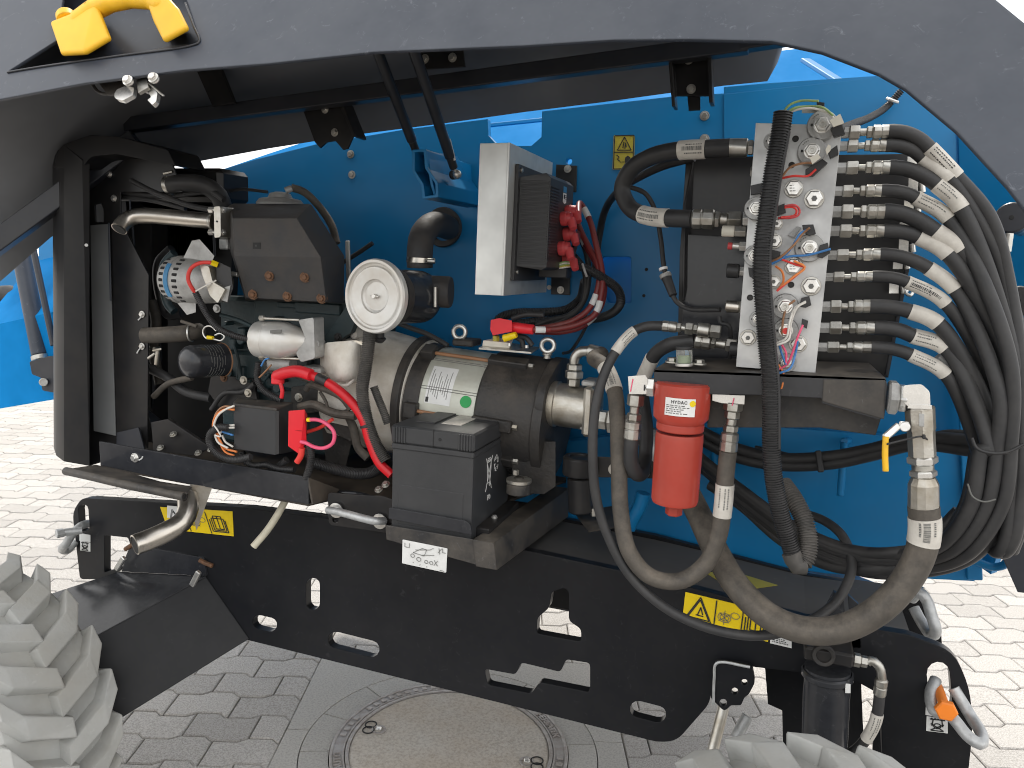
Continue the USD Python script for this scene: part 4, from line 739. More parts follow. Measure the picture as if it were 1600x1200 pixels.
for k in range(7):
    e = unit(A(0, -1, 0) * math.cos(math.radians(-42 + k * 14)) + Z * math.sin(math.radians(-42 + k * 14))); e = unit(e - d * (e @ d)); pt_ += [a0 + d * .034 + e * .0583, a0 + d * .046 + e * .0583, a0 + d * .034 + e * .0568, a0 + d * .046 + e * .0568]
al.add('name_band', hull(pt_), 'blue_label')
al.add('lug', hull([P(u, v, y) for u, v in ((286, 404), (300, 376), (312, 374), (335, 400), (330, 412)) for y in (ya - .01, ya + .03)]), 'cast_grey'); al.add('lug', hull([P(u, v, y) for u, v in ((268, 462), (306, 462), (306, 488), (292, 492), (284, 478)) for y in (ya - .01, ya + .025)]), 'cast_grey')
al.add('end_bracket', plate([P(u, v, ya - .062) for u, v in rnd([(312, 413), (326, 416), (332, 440), (352, 452), (340, 474), (328, 462), (316, 430)], 3)], .02), 'steel_silver')
al.add('regulator', hull([P(u, v, y) for u, v in ((338, 408), (360, 418), (364, 450), (356, 474), (342, 470), (338, 440)) for y in (ya - .05, ya + .02)]), 'plastic_black'); al.add('data_plate', plate([P(340, 452, ya - .056), P(360, 446, ya - .052), P(355, 472, ya - .052), P(336, 466, ya - .056)], .004), 'cast_grey')
al.add('red_cable', tube([P(330, 410, ya - .06), P(312, 411, ya - .07), P(298, 420, ya - .075), P(294, 436, ya - .075), P(300, 450, ya - .07), P(306, 458, ya - .06)], .0045, 12), 'red_wire'); al.add('terminal', hexn(P(330, 410, ya - .06), P(340, 414, ya - .05), .007), 'yellow_sticker'); al.add('white_lead', tube([P(306, 455, ya - .07), P(322, 446, ya - .07), P(338, 438, ya - .055)], .0018, 8), 'white_wire')
al.add('stud', rod(P(360, 428, ya - .02), P(372, 429, ya - .02), .0055), 'zinc_bright'); al.add('lower_bolt', bolt(P(339, 482, ya), FR, .007), 'cast_grey')
al.add('cable_loom', loom([P(305, 456, ya - .06), P(314, 474, ya - .06), P(325, 494, ya - .06), P(340, 512, ya - .06), P(365, 524, ya - .05), P(396, 532, ya - .03)], .0075), 'loom')
# coolant hose, clamp, ring clip, oil filter
lh = Thing('coolant_hose', 'short thick black coolant hose with a spring clamp left of the oil filter', 'hose')
lh.add('hose', tube([P(225, 524, 1.52), P(260, 523, 1.53), P(296, 520, 1.55), P(312, 517, 1.58)], .020, 20), 'dusty_hose'); lh.add('clamp', lathe([(.0205, 0), (.0225, .001), (.0225, .004), (.0205, .005)], P(297, 520, 1.55), A(1, .3, .05), 24), 'zinc_bright'); lh.add('clamp_screw', rod(P(283, 502, 1.50), P(308, 510, 1.50), .004), 'dusty_hose')
rc_ = Thing('ring_clip', 'bent wire clip with a yellow tip beside the coolant hose', 'clip'); rc_.add('wire', tube([P(338, 517, 1.49), P(330, 510, 1.49), P(321, 511, 1.49), P(317, 519, 1.49), P(322, 528, 1.49), P(334, 530, 1.49), P(346, 532, 1.49), P(351, 526, 1.49), P(344, 521, 1.49), P(336, 524, 1.49)], .0022, 8), 'zinc_bright'); rc_.add('sleeve', rod(P(324, 527, 1.489), P(333, 528, 1.489), .0045), 'yellow_sticker')
of = Thing('oil_filter', 'black spin-on oil filter with a shiny end and fine white print', 'oil filter')
o0, o1 = P(288, 566, 1.44), P(348, 562, 1.54); d = unit(o1 - o0); Lh = np.linalg.norm(o1 - o0)
of.add('can', lathe([(0, 0), (.020, .0), (.032, .004), (.0375, .012), (.039, .02), (.039, Lh - .006), (.0405, Lh - .004), (.0405, Lh), (0, Lh)], o0, d, 40), 'black_gloss', smooth=50)
of.add('seam_ring', lathe([(.0408, Lh - .004), (.0415, Lh - .003), (.0415, Lh - .0005), (.0405, Lh)], o0, d, 40), 'brown_wire'); rr = []
R6 = random.Random(6); x_, y_, _ = frame(d)
for c_ in range(6):
    a = -60
    while a < 45:
        w_ = R6.uniform(4, 10)
        for q in np.arange(a, a + w_, 3):
            e0_, e1_ = [unit((A(0, -1, 0) - d * (-d[1])) * math.cos(math.radians(t)) + unit(np.cross(d, A(0, -1, 0))) * math.sin(math.radians(t))) for t in (q, q + 3)]
            b0 = o0 + d * (Lh * .45 + c_ * .0074); rr.append(bar(b0 + e0_ * .0392, b0 + e1_ * .0392, 0.0011, .0005, up=e0_, c=.0001))
        a += w_ + R6.uniform(2, 5)
of.add('print', cat_(rr), 'print_grey', smooth=False)
tp_ = Thing('tap_valve', 'small metal drain tap below the coolant hose', 'valve'); tp_.add('body', [rod(P(232, 560, 1.5), P(243, 552, 1.5), .004), rod(P(244, 570, 1.49), P(247, 545, 1.49), .005), bar(P(238, 548, 1.48), P(252, 545, 1.48), .004, .006)], 'steel_silver')
# starter
st = Thing('starter_motor', 'silver cylindrical starter motor with two long bolts', 'starter motor')
s0, s1 = P(402, 530, 1.50), P(486, 534, 1.50); d = unit(s1 - s0); Lh = np.linalg.norm(s1 - s0); rs = .043
st.add('body', lathe([(0, 0), (rs * .8, 0), (rs * .96, .003), (rs, .012), (rs, .034), (rs * .985, .035), (rs * .985, .038), (rs, .039), (rs, Lh * .52), (rs * .985, Lh * .53), (rs * .985, Lh * .55), (rs * .97, Lh * .56), (rs * .5, Lh * .98), (0, Lh)], s0, d, 40), 'cap_silver'); st.add('flange', pl(rnd([(466, 500), (490, 496), (492, 560), (470, 566), (462, 552), (478, 530)], 4), 1.475, .04), 'cast_grey')
for v in (497, 558): st.add('long_bolt', cat_([rod(P(408, v, 1.485), P(468, v + 3, 1.485), .003), hexn(P(406, v, 1.485), P(413, v, 1.485), .0065)]), 'steel_silver')
st.add('data_plate', plate([P(422, 516, 1.457), P(440, 515, 1.457), P(440, 520, 1.457), P(422, 521, 1.457)], .002), 'print_grey'); st.add('solenoid', lathe([(0, 0), (.018, 0), (.021, .004), (.021, .05), (.016, .06), (0, .06)], P(424, 566, 1.52), A(1, 0, 0), 24), 'cast_grey'); st.add('gear_nose', cat_([rod(P(488, 540, 1.51), P(505, 545, 1.52), .02), bx(P(470, 572, 1.50), P(500, 586, 1.5) + A(0, .05, 0), .004)]), 'cast_grey')
st.add('bolt', bolt(P(494, 537, 1.49), FR, .006), 'cast_grey')
# bell housing
bh = Thing('bell_housing', 'dusty cast aluminium bell housing between the engine and the electric motor', 'housing')
ym = 1.69
b0, b1 = P(545, 600, ym), P(668, 622, ym); d = unit(b1 - b0); Lh = np.linalg.norm(b1 - b0); rb = .150
bh.add('drum', lathe([(0, 0), (rb * .92, 0), (rb * .98, .01), (rb * .99, Lh * .5), (rb * .93, Lh * .8), (rb * .95, Lh * .96), (rb * .95, Lh), (0, Lh)], b0, d, 64), 'cast_aluminium', smooth=40)
bh.add('clutch_bulge', hull([P(u, v, y) for u, v, y in ((502, 540, 1.54), (512, 535, 1.50), (548, 532, 1.49), (566, 540, 1.50), (560, 590, 1.50), (540, 598, 1.49), (520, 596, 1.50), (500, 570, 1.53), (500, 545, 1.62), (570, 532, 1.62), (565, 600, 1.62), (505, 590, 1.62), (525, 556, 1.475), (545, 560, 1.475), (535, 580, 1.475))]), 'cast_aluminium', smooth=60)
bh.add('bulge_rim', tube([P(497, 580, 1.52), P(507, 590, 1.505), P(525, 600, 1.50), P(543, 601, 1.50), (P(556, 585, 1.50)), P(566, 565, 1.51)], .0045, 10), 'cast_aluminium'); bh.add('neck', bx(P(545, 530, 1.60), P(556, 480, 1.6) + A(0, .05, 0), .006), 'cast_aluminium')
bh.add('lower_cover', hull([P(u, v, y) for u, v in ((500, 600), (545, 604), (560, 650), (548, 690), (510, 670)) for y in (1.56, 1.65)]), 'dark_iron')
# motor
mo = Thing('electric_motor', 'electric motor with a silver middle, black end drums and two eye bolts behind the battery', 'motor')
m0, m1 = P(655, 620, ym), P(872, 655, ym); d = unit(m1 - m0); Lh = np.linalg.norm(m1 - m0); rm = .138
R_ = lambda f: Lh * f
mo.add('flange_drum', lathe([(0, 0), (rm * 1.09, 0), (rm * 1.1, .004), (rm * 1.1, .018), (rm * .99, .022), (rm * .97, R_(.17)), (0, R_(.17))], m0, d, 64), 'dark_iron', smooth=30)
mo.add('stator', lathe([(0, R_(.16)), (rm * .945, R_(.16)), (rm * .945, R_(.62)), (0, R_(.62))], m0, d, 72), 'motor_silver', smooth=40)
def circumf(a): e = A(0, -1, 0) * math.cos(math.radians(a)) + Z * math.sin(math.radians(a)); return unit(e - d * (e @ d))
for a in (-14, 22, 24.5, 56, 58.5): mo.add('stator_groove', bar(m0 + d * R_(.17) + circumf(a) * rm * .942, m0 + d * R_(.57) + circumf(a) * rm * .942, .0012, .004, up=circumf(a)), 'print_grey')
mo.add('end_drum', lathe([(0, R_(.555)), (rm * .965, R_(.555)), (rm * 1.0, R_(.57)), (rm * 1.0, R_(.90)), (rm * .98, R_(.93)), (rm * 1.03, R_(.94)), (rm * 1.03, Lh), (rm * .5, Lh + .01), (0, Lh + .01)], m0, d, 64), 'dark_iron', smooth=30)
for a in (63, -1, -38):
    e = circumf(a); mo.add('clamp_rod', rod(m0 + d * R_(.13) + e * rm * 1.0, m0 + d * R_(.60) + e * rm * 1.0, .0042), 'brown_wire'); mo.add('clamp_lug', bar(m0 + d * R_(.09) + e * rm * .99, m0 + d * R_(.18) + e * rm * .99, .035, .026, up=e), 'dark_iron'); mo.add('clamp_lug', bar(m0 + d * R_(.56) + e * rm * .99, m0 + d * R_(.82) + e * rm * .99, .026, .026, up=e), 'dark_iron'); mo.add('clamp_bolt', hexn(m0 + d * R_(.82) + e * rm * 1.0, m0 + d * R_(.855) + e * rm * 1.0, .007), 'steel_silver')
vt = []
for k in range(6): e = circumf(-52 - k * 9); vt.append(bar(m0 + d * R_(.62) + e * rm * .995, m0 + d * R_(.85) + e * rm * .995, .009, .012, up=e))
mo.add('vent_slot', cat_(vt), 'hole_dark', kind='stuff')
def cylpatch(t, name, mat, f0, f1, a_0, a_1, rr_, par=None, label=None):
    n = 10; v = []; 
    for k in range(n + 1):
        e = circumf(a_0 + (a_1 - a_0) * k / n)
        for f in (f0, f1): v.append(m0 + d * R_(f) + e * rr_)
    f = []
    for k in range(n): q = 2 * k; f += [[q, q + 1, q + 3], [q, q + 3, q + 2]]
    m = trimesh.Trimesh(np.array(v), f, process=False); return t.add(name, m, mat, par, label, smooth=60)
lbp = cylpatch(mo, 'data_label', 'white_sticker', .21, .385, 8, 48, rm * .9475)
for k in range(9): cylpatch(mo, 'print', 'print_grey', .225 + k * .016, .229 + k * .016, 12 + (k * 7) % 9, 44 - (k * 5) % 13, rm * .9485, lbp)
cylpatch(mo, 'print', 'print_black', .215, .235, 9, 14, rm * .949, lbp)
gp = circumf(15); gc = m0 + d * R_(.49) + gp * rm * .947; mo.add('green_dot', rod(gc, gc + gp * .0012, .0135, 28), 'green_dot')
def eyebolt(t, u, v, y, face):
    p = P(u, v, y); th = np.linspace(0, 2 * math.pi, 25)[:-1]; ring = [p + unit(face) * .0145 * math.cos(a) + Z * .0145 * math.sin(a) for a in th]; rg = np.array(ring + ring[:1]); t_ = np.gradient(np.vstack([rg[-2:-1], rg, rg[1:2]]), axis=0)[1:-1]; t_ /= np.linalg.norm(t_, axis=1, keepdims=True); Xn = unit(np.cross(face, Z)); Xs = np.repeat(Xn[None], len(rg), 0); Ys = np.cross(t_, Xs)
    k = t.add('eye_bolt', sweep(rg, Xs, Ys, .0052, 14, caps=False), 'zinc_bright'); t.add('shank', rod(p - Z * .017, p - Z * .03, .009), 'zinc', k); t.add('collar', rod(p - Z * .018, p - Z * .0215, .0115, 20), 'zinc', k)
eyebolt(mo, 718, 519, 1.66, A(1, .15, 0)); eyebolt(mo, 856, 540, 1.66, A(1, .15, 0)); mo.add('eye_base', [bx(P(706, 540, 1.63), P(738, 532, 1.63) + A(0, .06, 0), .003), bx(P(842, 560, 1.63), P(868, 552, 1.63) + A(0, .06, 0), .003)][0], 'dark_iron')
mo.add('terminal_plate', hull([P(u, v, y) + Z * dz for u, v, y in ((748, 546, 1.60), (830, 553, 1.60), (842, 545, 1.68), (770, 534, 1.68)) for dz in (0, .004)]), 'zinc'); tb_ = mo.add('terminal_block', hull([P(u, v, y) for u, v, y in ((753, 545, 1.62), (795, 548, 1.62), (797, 536, 1.62), (755, 532, 1.62), (775, 528, 1.66), (802, 530, 1.66))]), 'ivory_plastic'); mo.add('terminal_nut', hexn(P(775, 534, 1.63), P(775, 524, 1.63), .008), 'yellow_faded', tb_)
for u, v in ((796, 541), (823, 544)): mo.add('plate_screw', rod(P(u, v, 1.60), P(u, v - 5, 1.60), .004), 'zinc_bright')
mo.add('rubber_foot', lathe([(0, 0), (.026, 0), (.026, .018), (.024, .022), (.010, .026), (.010, .034), (0, .034)], P(810, 770, 1.50), Z, 28), 'black_dusty'); mo.add('mount_washer', lathe([(.026, .0225), (.027, .024), (.027, .030), (.009, .032)], P(810, 770, 1.50), Z, 28), 'steel_silver'); mo.add('foot_bolt', hexn(P(806, 742, 1.49), P(806, 734, 1.49), .007), 'zinc')
mo.add('foot_plate', hull([P(u, v, y) for u, v in ((800, 690), (868, 690), (868, 760), (850, 772), (800, 770)) for y in (1.58, 1.72)]), 'dark_iron')
# gear pump
gp_ = Thing('gear_pump', 'silver hydraulic gear pump on the right end of the motor', 'pump')
g0, g1 = P(862, 630, 1.62), P(934, 640, 1.62); d = unit(g1 - g0); Lh = np.linalg.norm(g1 - g0); rg_ = .048
gp_.add('body', lathe([(0, 0), (rg_ * 1.05, 0), (rg_ * 1.05, .014), (rg_, .016), (rg_ * .985, .020), (rg_, .024), (rg_, Lh - .022), (rg_ * 1.0, Lh - .02), (0, Lh - .02)], g0, d, 48), 'steel_silver'); gp_.add('end_plate', bx(g1 + A(-.022, -.052, -.052), g1 + A(0, .06, .056), .006), 'steel_silver'); gp_.add('adapter', lathe([(0, -.02), (.064, -.02), (.066, -.014), (.066, 0), (0, 0)], g0, d, 40), 'dark_iron')
gp_.add('port_boss', bx(P(908, 603, 1.59), P(930, 596, 1.59) + A(0, .06, 0), .003), 'cast_grey'); gp_.add('port_boss', bx(P(905, 672, 1.59), P(928, 664, 1.59) + A(0, .06, 0), .003), 'cast_grey')
e = chain(gp_, P(936, 655, 1.57), A(1, -.05, 0), [('h', 'port_nut', .020, .021), ('h', 'port_nut', .022, .027), ('r', 'pipe_end', .03, .016)])
e = chain(gp_, P(896, 603, 1.60), Z, [('h', 'port_nut', .016, .014), ('h', 'port_nut', .018, .020), ('h', 'port_nut', .014, .017)])
gp_.add('elbow', tube([e, e + Z * .012, e + A(.010, 0, .026), e + A(.03, 0, .030)], .011, 16), 'zinc'); gp_.add('ferrule', lathe([(0, 0), (.014, 0), (.0155, .004), (.0155, .03), (.014, .034), (0, .034)], e + A(.028, 0, .030), A(1, 0, -.15), 20), 'zinc')
PUMPOUT = e + A(.058, 0, .026)
# ================= AIR FILTER
af = Thing('air_filter', 'round air filter with a ridged silver cover and black can above the motor', 'air filter')
ya_ = 1.47; ac = P(590, 463, ya_); d = unit(A(-.16, -1, .03)); R1 = .079
af.add('can', lathe([(0, -.17), (.05, -.17), (.058, -.16), (.060, -.15), (.060, -.006), (.064, -.002), (.064, 0), (0, 0)], ac, d, 48), 'black_gloss', smooth=40)
cv = af.add('cover', lathe([(R1 * .9, -.004), (R1, -.001), (R1, .010), (R1 * .97, .0145), (R1 * .90, .0145), (R1 * .87, .010), (R1 * .82, .0085), (R1 * .78, .012), (R1 * .74, .0125), (R1 * .46, .0105), (R1 * .44, .006), (R1 * .38, .0035), (R1 * .2, .0045), (0, .0055)], ac, d, 64), 'cap_silver', smooth=25)
wn = ac + d * .0055; af.add('wing_nut', cat_([rod(wn, wn + d * .010, .005), bar(wn + A(-.010, 0, 0) + d * .006, wn + A(.010, 0, 0) + d * .006, .003, .005)]), 'zinc_bright', cv)
af.add('clamp_band', lathe([(.0605, -.05), (.0625, -.049), (.0625, -.032), (.0605, -.031)], ac, d, 48), 'dark_iron'); af.add('sticker_band', lathe([(.0603, -.030), (.0606, -.029), (.0606, -.012), (.0603, -.011)], ac, d, 48), 'heat_shield')
af.add('side_outlet', lathe([(0, 0), (.034, 0), (.036, .004), (.036, .05), (.034, .055), (0, .055)], P(668, 455, 1.62), A(1, .2, 0), 28), 'heat_shield'); af.add('dust_valve', cat_([rod(P(592, 512, 1.51), P(592, 528, 1.51), .012), rod(P(592, 526, 1.51), P(590, 534, 1.51), .017, 20, None, .012)]), 'rubber_hose'); af.add('clamp_screw', rod(P(680, 448, 1.58), P(680, 480, 1.58), .005), 'zinc')
ie = Thing('intake_elbow', 'dull black rubber intake elbow entering the blue wall with a steel clamp', 'hose')
ie.add('elbow', tube([P(656, 418, 1.66), P(656, 392, 1.66), P(660, 368, 1.68), P(674, 352, 1.73), P(690, 352, 1.80), P(700, 356, 1.87)], .0305, 26), 'heat_shield'); ie.add('collar', lathe([(.036, -.012), (.050, -.010), (.052, 0), (.050, .006), (.036, .004)], P(692, 355, 1.885), FR, 36), 'heat_shield'); ie.add('clamp', lathe([(.031, 0), (.0335, .001), (.0335, .012), (.031, .013)], P(657, 411, 1.66), Z, 32), 'exhaust_steel'); ie.add('clamp_screw', rod(P(668, 408, 1.625), P(680, 408, 1.63), .006), 'zinc')
# ================= BATTERY
bt = Thing('battery', 'black starter battery with white recycling marks standing in front of the motor', 'battery')
yb_ = 1.40
p0, p1 = P(612, 668, yb_), P(741, 690, yb_); zb0 = P(612, 828, yb_)[2] + .004; x0, x1 = p0[0], P(739, 760, yb_)[0]; ztop = P(676, 700, yb_)[2]; dpt = .225
bt.add('case', hull([A(x, y, z) for x, i in ((x0 + .002, 0), (x1 - .002, 1)) for y in (yb_ + .003, yb_ + dpt - .002) for z in (zb0, ztop)]), 'battery_case', smooth=False)
zl0, zl1 = ztop + .001, P(612, 661, yb_)[2] - .003
lid = bt.add('lid', bx(A(x0 - .001, yb_ - .002, zl0), A(x1 + .001, yb_ + dpt, zl1), .004), 'battery_case'); bt.add('case_rim', bx(A(x0, yb_, ztop - .012), A(x1, yb_ + dpt - .001, ztop + .0005), .002), 'battery_case')
for k in list(range(5)): bt.add('lid_rib', bx(A(x0 + .006 + k * .006, yb_ - .004, zl0 + .002), A(x0 + .0095 + k * .006, yb_ + .003, zl1 - .003), .0006), 'battery_case', lid); bt.add('lid_rib', bx(A(x1 - .0095 - k * .006, yb_ - .004, zl0 + .002), A(x1 - .006 - k * .006, yb_ + .003, zl1 - .003), .0006), 'battery_case', lid)
for k in range(6): bt.add('lid_rib', bx(A(x1 - .003, yb_ + dpt - .05 + k * .006, zl0 + .002), A(x1 + .003, yb_ + dpt - .0465 + k * .006, zl1 - .003), .0006), 'battery_case', lid)
xm = (x0 + x1) / 2; bt.add('lid_seam', bx(A(xm + .003, yb_ - .0028, zl0), A(xm + .0042, yb_, zl1), .0001), 'hole_dark', lid); bt.add('vent_hole', rod(A(xm + .018, yb_ - .0015, (zl0 + zl1) / 2), A(xm + .018, yb_ - .003, (zl0 + zl1) / 2), .0032), 'hole_dark', lid)
bt.add('grip_bar', bx(A(x0 + .03, yb_ + .05, zl1 - .001), A(x0 + .075, yb_ + .2, zl1 + .003), .001), 'plastic_black', lid); tl_ = bt.add('top_label', bx(A(x0 + .085, yb_ + .06, zl1 - .001), A(x0 + .13, yb_ + .16, zl1 + .0012), .0003), 'paper_label', lid)
bt.add('front_panel', bx(A(x0 + .016, yb_ + .0022, zb0 + .01), A(x1 - .02, yb_ + .01, zb0 + .098), .002), 'battery_case')
O = A(x1 - .0010, yb_ + .07, zb0 + .075); Xd, Yd, Nd = A(0, .095, 0), A(0, 0, .082), A(1, 0, 0); seg = [((.05, .1), (.42, .98)), ((.42, .1), (.05, .98))] + loop([(.10, .86), (.36, .86), (.31, .3), (.15, .3)]) + [((.08, .90), (.38, .90)), ((.15, .95), (.3, .95))] + ring2(.30, .24, .035, 8) + [((.68 + .13 * math.cos(t), .70 + .22 * math.sin(t)), (.68 + .13 * math.cos(t + .7), .70 + .22 * math.sin(t + .7))) for t in np.arange(6) * math.pi / 3] + [((.68 + .07 * math.cos(t), .70 + .12 * math.sin(t)), (.68 + .13 * math.cos(t + .3), .70 + .22 * math.sin(t + .3))) for t in np.arange(6) * math.pi / 3]
sg = []
for a, b in seg:
    q0, q1 = O + Xd * a[0] + Yd * a[1], O + Xd * b[0] + Yd * b[1]; sg.append(line2(q0, q1, .0024, Nd))
bt.add('recycling_mark', cat_(sg), 'print_white'); bt.add('lettering', lettering('Pb', O + Xd * .16 + Yd * -.16, A(0, 1, 0), Z, .011, .0006, True), 'print_white')
# battery carrier
bc = Thing('battery_carrier', 'dusty scratched black steel battery carrier bracket jutting out over the beam', 'bracket')
bc.add('front_lip', pl(rnd([(608, 793), (728, 814), (735, 820), (737, 836), (607, 810)], [3, 4, 4, 1, 1]), yb_ - .008, .004), 'black_gloss')
bc.add('front_tube', hull([P(u, v, yb_ + dy) for u, v in ((602, 820), (772, 848), (777, 890), (768, 889), (604, 843)) for dy in (-.010, .05)]), 'black_dusty')
a = P(772, 848, yb_ - .010); b = P(777, 890, yb_ - .010); far1 = PG(890, 762, a[2] + .005); far2_ = PG(900, 800, b[2] + .04)
bc.add('side_arm', hull([q + A(-o, 0, 0) for q in (a - A(0, .0025, 0), b - A(0, .0025, 0), A(far1[0], far1[1], a[2] + .004), A(far1[0], far1[1], a[2] - .07)) for o in (0, .045)]), 'black_dusty'); bc.add('hold_down', bar(A(x1 + .012, yb_ + .03, zb0 + .008), A(x1 + .012, yb_ + .22, zb0 + .012), .03, .024), 'black_paint'); bc.add('hold_down_bolt', bolt(A(x1 + .012, yb_ + .10, zb0 + .022), Z, .005), 'zinc_bright')
bc.add('floor', bx(A(x0 - .01, yb_ + .0, zb0 - .008), A(x1 + .03, yb_ + .3, zb0 - .001), .001), 'black_dusty')
dq = [(629, 843), (699, 857), (697, 895), (628, 880)]
s_ = bc.add('diagram_sticker', pl(rnd(dq, 1.5), yb_ - .012, .001), 'white_sticker'); O, X, Y = P(*dq[3], yb_ - .0122), P(*dq[2], yb_) - P(*dq[3], yb_), P(*dq[0], yb_) - P(*dq[3], yb_)
sticker_art(bc, s_, O, X, Y, FR, loop([(.25, .55), (.45, .8), (.55, .78), (.5, .5)]) + [((.3, .68), (.62, .80)), ((.45, .52), (.72, .62)), ((.62, .8), (.7, .9)), ((.06, .72), (.16, .72)), ((.06, .72), (.06, .88)), ((.16, .72), (.16, .9)), ((.8, .75), (.88, .95)), ((.82, .95), (.84, .7)), ((.9, .8), (.9, .97)), ((.9, .8), (.97, .8))] + ring2(.24, .42, .045, 8, 1.7) + ring2(.38, .32, .05, 8, 1.7) + ring2(.55, .28, .04, 8, 1.7) + ring2(.66, .28, .04, 8, 1.7) + [((.72, .2), (.8, .42)), ((.72, .42), (.8, .2)), ((.25, .12), (.27, .16)), ((.4, .08), (.42, .12)), ((.55, .06), (.57, .1)), ((.85, .05), (.95, .05))], .0009, 'print_grey')
hg = Thing('hinge_arm', 'black swing-out hinge arm with two round bosses between the carrier and the blue wall', 'hinge')
hg.add('boss', lathe([(0, -.02), (.034, -.02), (.036, -.016), (.036, .018), (.033, .022), (.022, .022), (.022, .019), (0, .019)], P(905, 728, 1.60), Z, 32), 'black_paint'); hg.add('arm', hull([P(u, v, y) for u, v in ((905, 712), (1035, 718), (1035, 748), (905, 745)) for y in (1.62, 1.66)]), 'black_paint'); hg.add('post', rod(P(906, 745, 1.6), P(908, 800, 1.6), .028), 'black_paint')
for u, v in ((960, 733), (1006, 738)): hg.add('bolt', lathe([(0, 0), (.012, 0), (.013, .002), (.013, .004), (.007, .004), (.007, .007), (0, .007)], P(u, v, 1.618), FR, 22), 'zinc')
hg.add('stop_plate', hull([PG(u, v, P(930, 815, 1.62)[2] + dz) for u, v in ((896, 800), (960, 790), (962, 825), (920, 832)) for dz in (0, .01)]), 'black_dusty'); hg.add('stop_bolt', hexn(P(930, 806, 1.6), P(929, 793, 1.6), .01), 'zinc'); hg.add('blue_arc', tube([P(1005, 770, 1.7), P(1000, 790, 1.70), P(990, 808, 1.70), P(982, 825, 1.70)], .016, 12), 'blue_paint')
# ================= FUSE BOX AND WIRING ON THE TRAY
fb = Thing('fuse_box', 'black relay box with a bright red side cover standing on the tray', 'fuse box')
fb.add('box', hull([P(u, v, y) for u, v, y in ((365, 632, 1.42), (431, 640, 1.42), (431, 711, 1.42), (366, 701, 1.42), (372, 624, 1.50), (458, 630, 1.50), (458, 705, 1.50), (372, 690, 1.5))]), 'battery_case', smooth=20); fb.add('side_ridge', hull([P(u, v, y) for u, v, y in ((431, 642, 1.419), (436, 642, 1.421), (436, 709, 1.421), (431, 710, 1.419), (433, 642, 1.44), (433, 709, 1.44))]), 'plastic_black')
fb.add('red_cover', hull([P(u, v, y) for u, v, y in ((451, 642, 1.415), (476, 640, 1.415), (480, 648, 1.43), (479, 690, 1.43), (468, 710, 1.42), (450, 697, 1.415), (452, 646, 1.44), (477, 645, 1.45), (475, 695, 1.45))]), 'red_plastic', label='bright red cover'); fb.add('slit', bx(P(461, 672, 1.4145), P(471, 673.4, 1.4145) + A(0, .002, 0), .0001), 'hole_dark')
fb.add('lid', hull([P(u, v, y) for u, v, y in ((364, 630, 1.419), (432, 638, 1.419), (460, 629, 1.50), (372, 621, 1.5), (364, 634, 1.419), (432, 642, 1.419))]), 'black_dusty')
wr = Thing('wire_harness', 'coloured wires and ribbed black loom looping left of the relay box', 'wiring')
def w3(pts, y): return [P(*q, y) if len(q) == 2 else P(*q) for q in pts]
for k, (pts, m) in enumerate((([(366, 634), (352, 640), (340, 650), (334, 668), (340, 690), (356, 700)], 'white_wire'), ([(366, 640), (350, 640), (336, 652), (333, 668), (342, 685), (352, 700), (370, 706)], 'orange_wire'), ([(366, 636), (348, 636), (336, 650), (336, 672)], 'brown_wire'), ([(366, 668), (350, 670), (345, 676)], 'white_wire'), ([(366, 664), (352, 666), (344, 670)], 'white_wire'), ([(364, 698), (352, 690), (347, 680)], 'white_wire'), ([(364, 680), (352, 676), (346, 674)], 'blue_wire'), ([(366, 712), (352, 706), (344, 692), (340, 676)], 'orange_wire'))): wr.add('wire', tube(w3(pts, 1.405 + .004 * (k % 3)), .0024, 8), m)
wr.add('loom', loom(w3([(356, 668), (342, 668), (330, 676), (327, 688), (333, 702), (348, 714), (368, 718), (392, 714)], 1.40), .0085), 'loom'); wr.add('loom', loom(w3([(378, 706), (384, 720), (396, 727), (416, 726), (434, 732), (460, 734)], 1.45), .0075), 'loom'); wr.add('loom', loom(w3([(448, 718), (434, 730), (424, 736), (408, 742)], 1.47), .0085), 'loom'); wr.add('cable_tie', tube(w3([(334, 664), (340, 672), (345, 682), (336, 680)], 1.39), .0018, 8), 'white_wire')
wr.add('lead', tube(w3([(480, 656), (496, 656), (510, 662), (522, 676), (520, 692), (506, 700), (490, 698), (478, 692), (470, 690)], 1.42), .0042, 12), 'pink_wire'); wr.add('lead', tube(w3([(480, 675), (500, 668), (520, 655)], 1.47), .0042, 12), 'red_wire'); wr.add('lead_tip', rod(P(480, 656, 1.42), P(485, 656, 1.42), .0048), 'yellow_sticker'); wr.add('lead', tube(w3([(472, 700), (470, 712), (464, 722)], 1.42), .007, 12), 'red_wire')
wr.add('loom', loom(w3([(483, 692), (486, 710), (484, 728), (478, 748)], 1.425), .0085), 'loom'); wr.add('loom', loom(w3([(486, 722), (520, 732), (556, 740), (580, 738), (596, 726), (604, 712)], 1.50), .013), 'loom'); wr.add('loom', loom(w3([(404, 566), (402, 590), (410, 608), (424, 618), (440, 626)], 1.49), .008), 'loom')
for pts, r in (([(478, 610), (484, 602), (500, 606), (516, 612), (534, 622), (548, 640)], .007), ([(468, 636), (490, 632), (520, 645), (556, 650)], .010), ([(410, 560), (420, 575), (432, 590)], .005), ([(500, 612), (510, 630), (512, 648)], .004)): wr.add('cable', tube(w3(pts, 1.52), r, 10), 'dusty_hose')
for pts, m in (([(408, 572), (414, 562), (420, 560)], 'blue_wire'), ([(405, 590), (415, 580), (424, 570)], 'brown_wire')): wr.add('wire', tube(w3(pts, 1.48), .002, 8), m)
rcb = Thing('battery_cable', 'thick bright red battery cable arching from the starter down to the battery', 'cable')
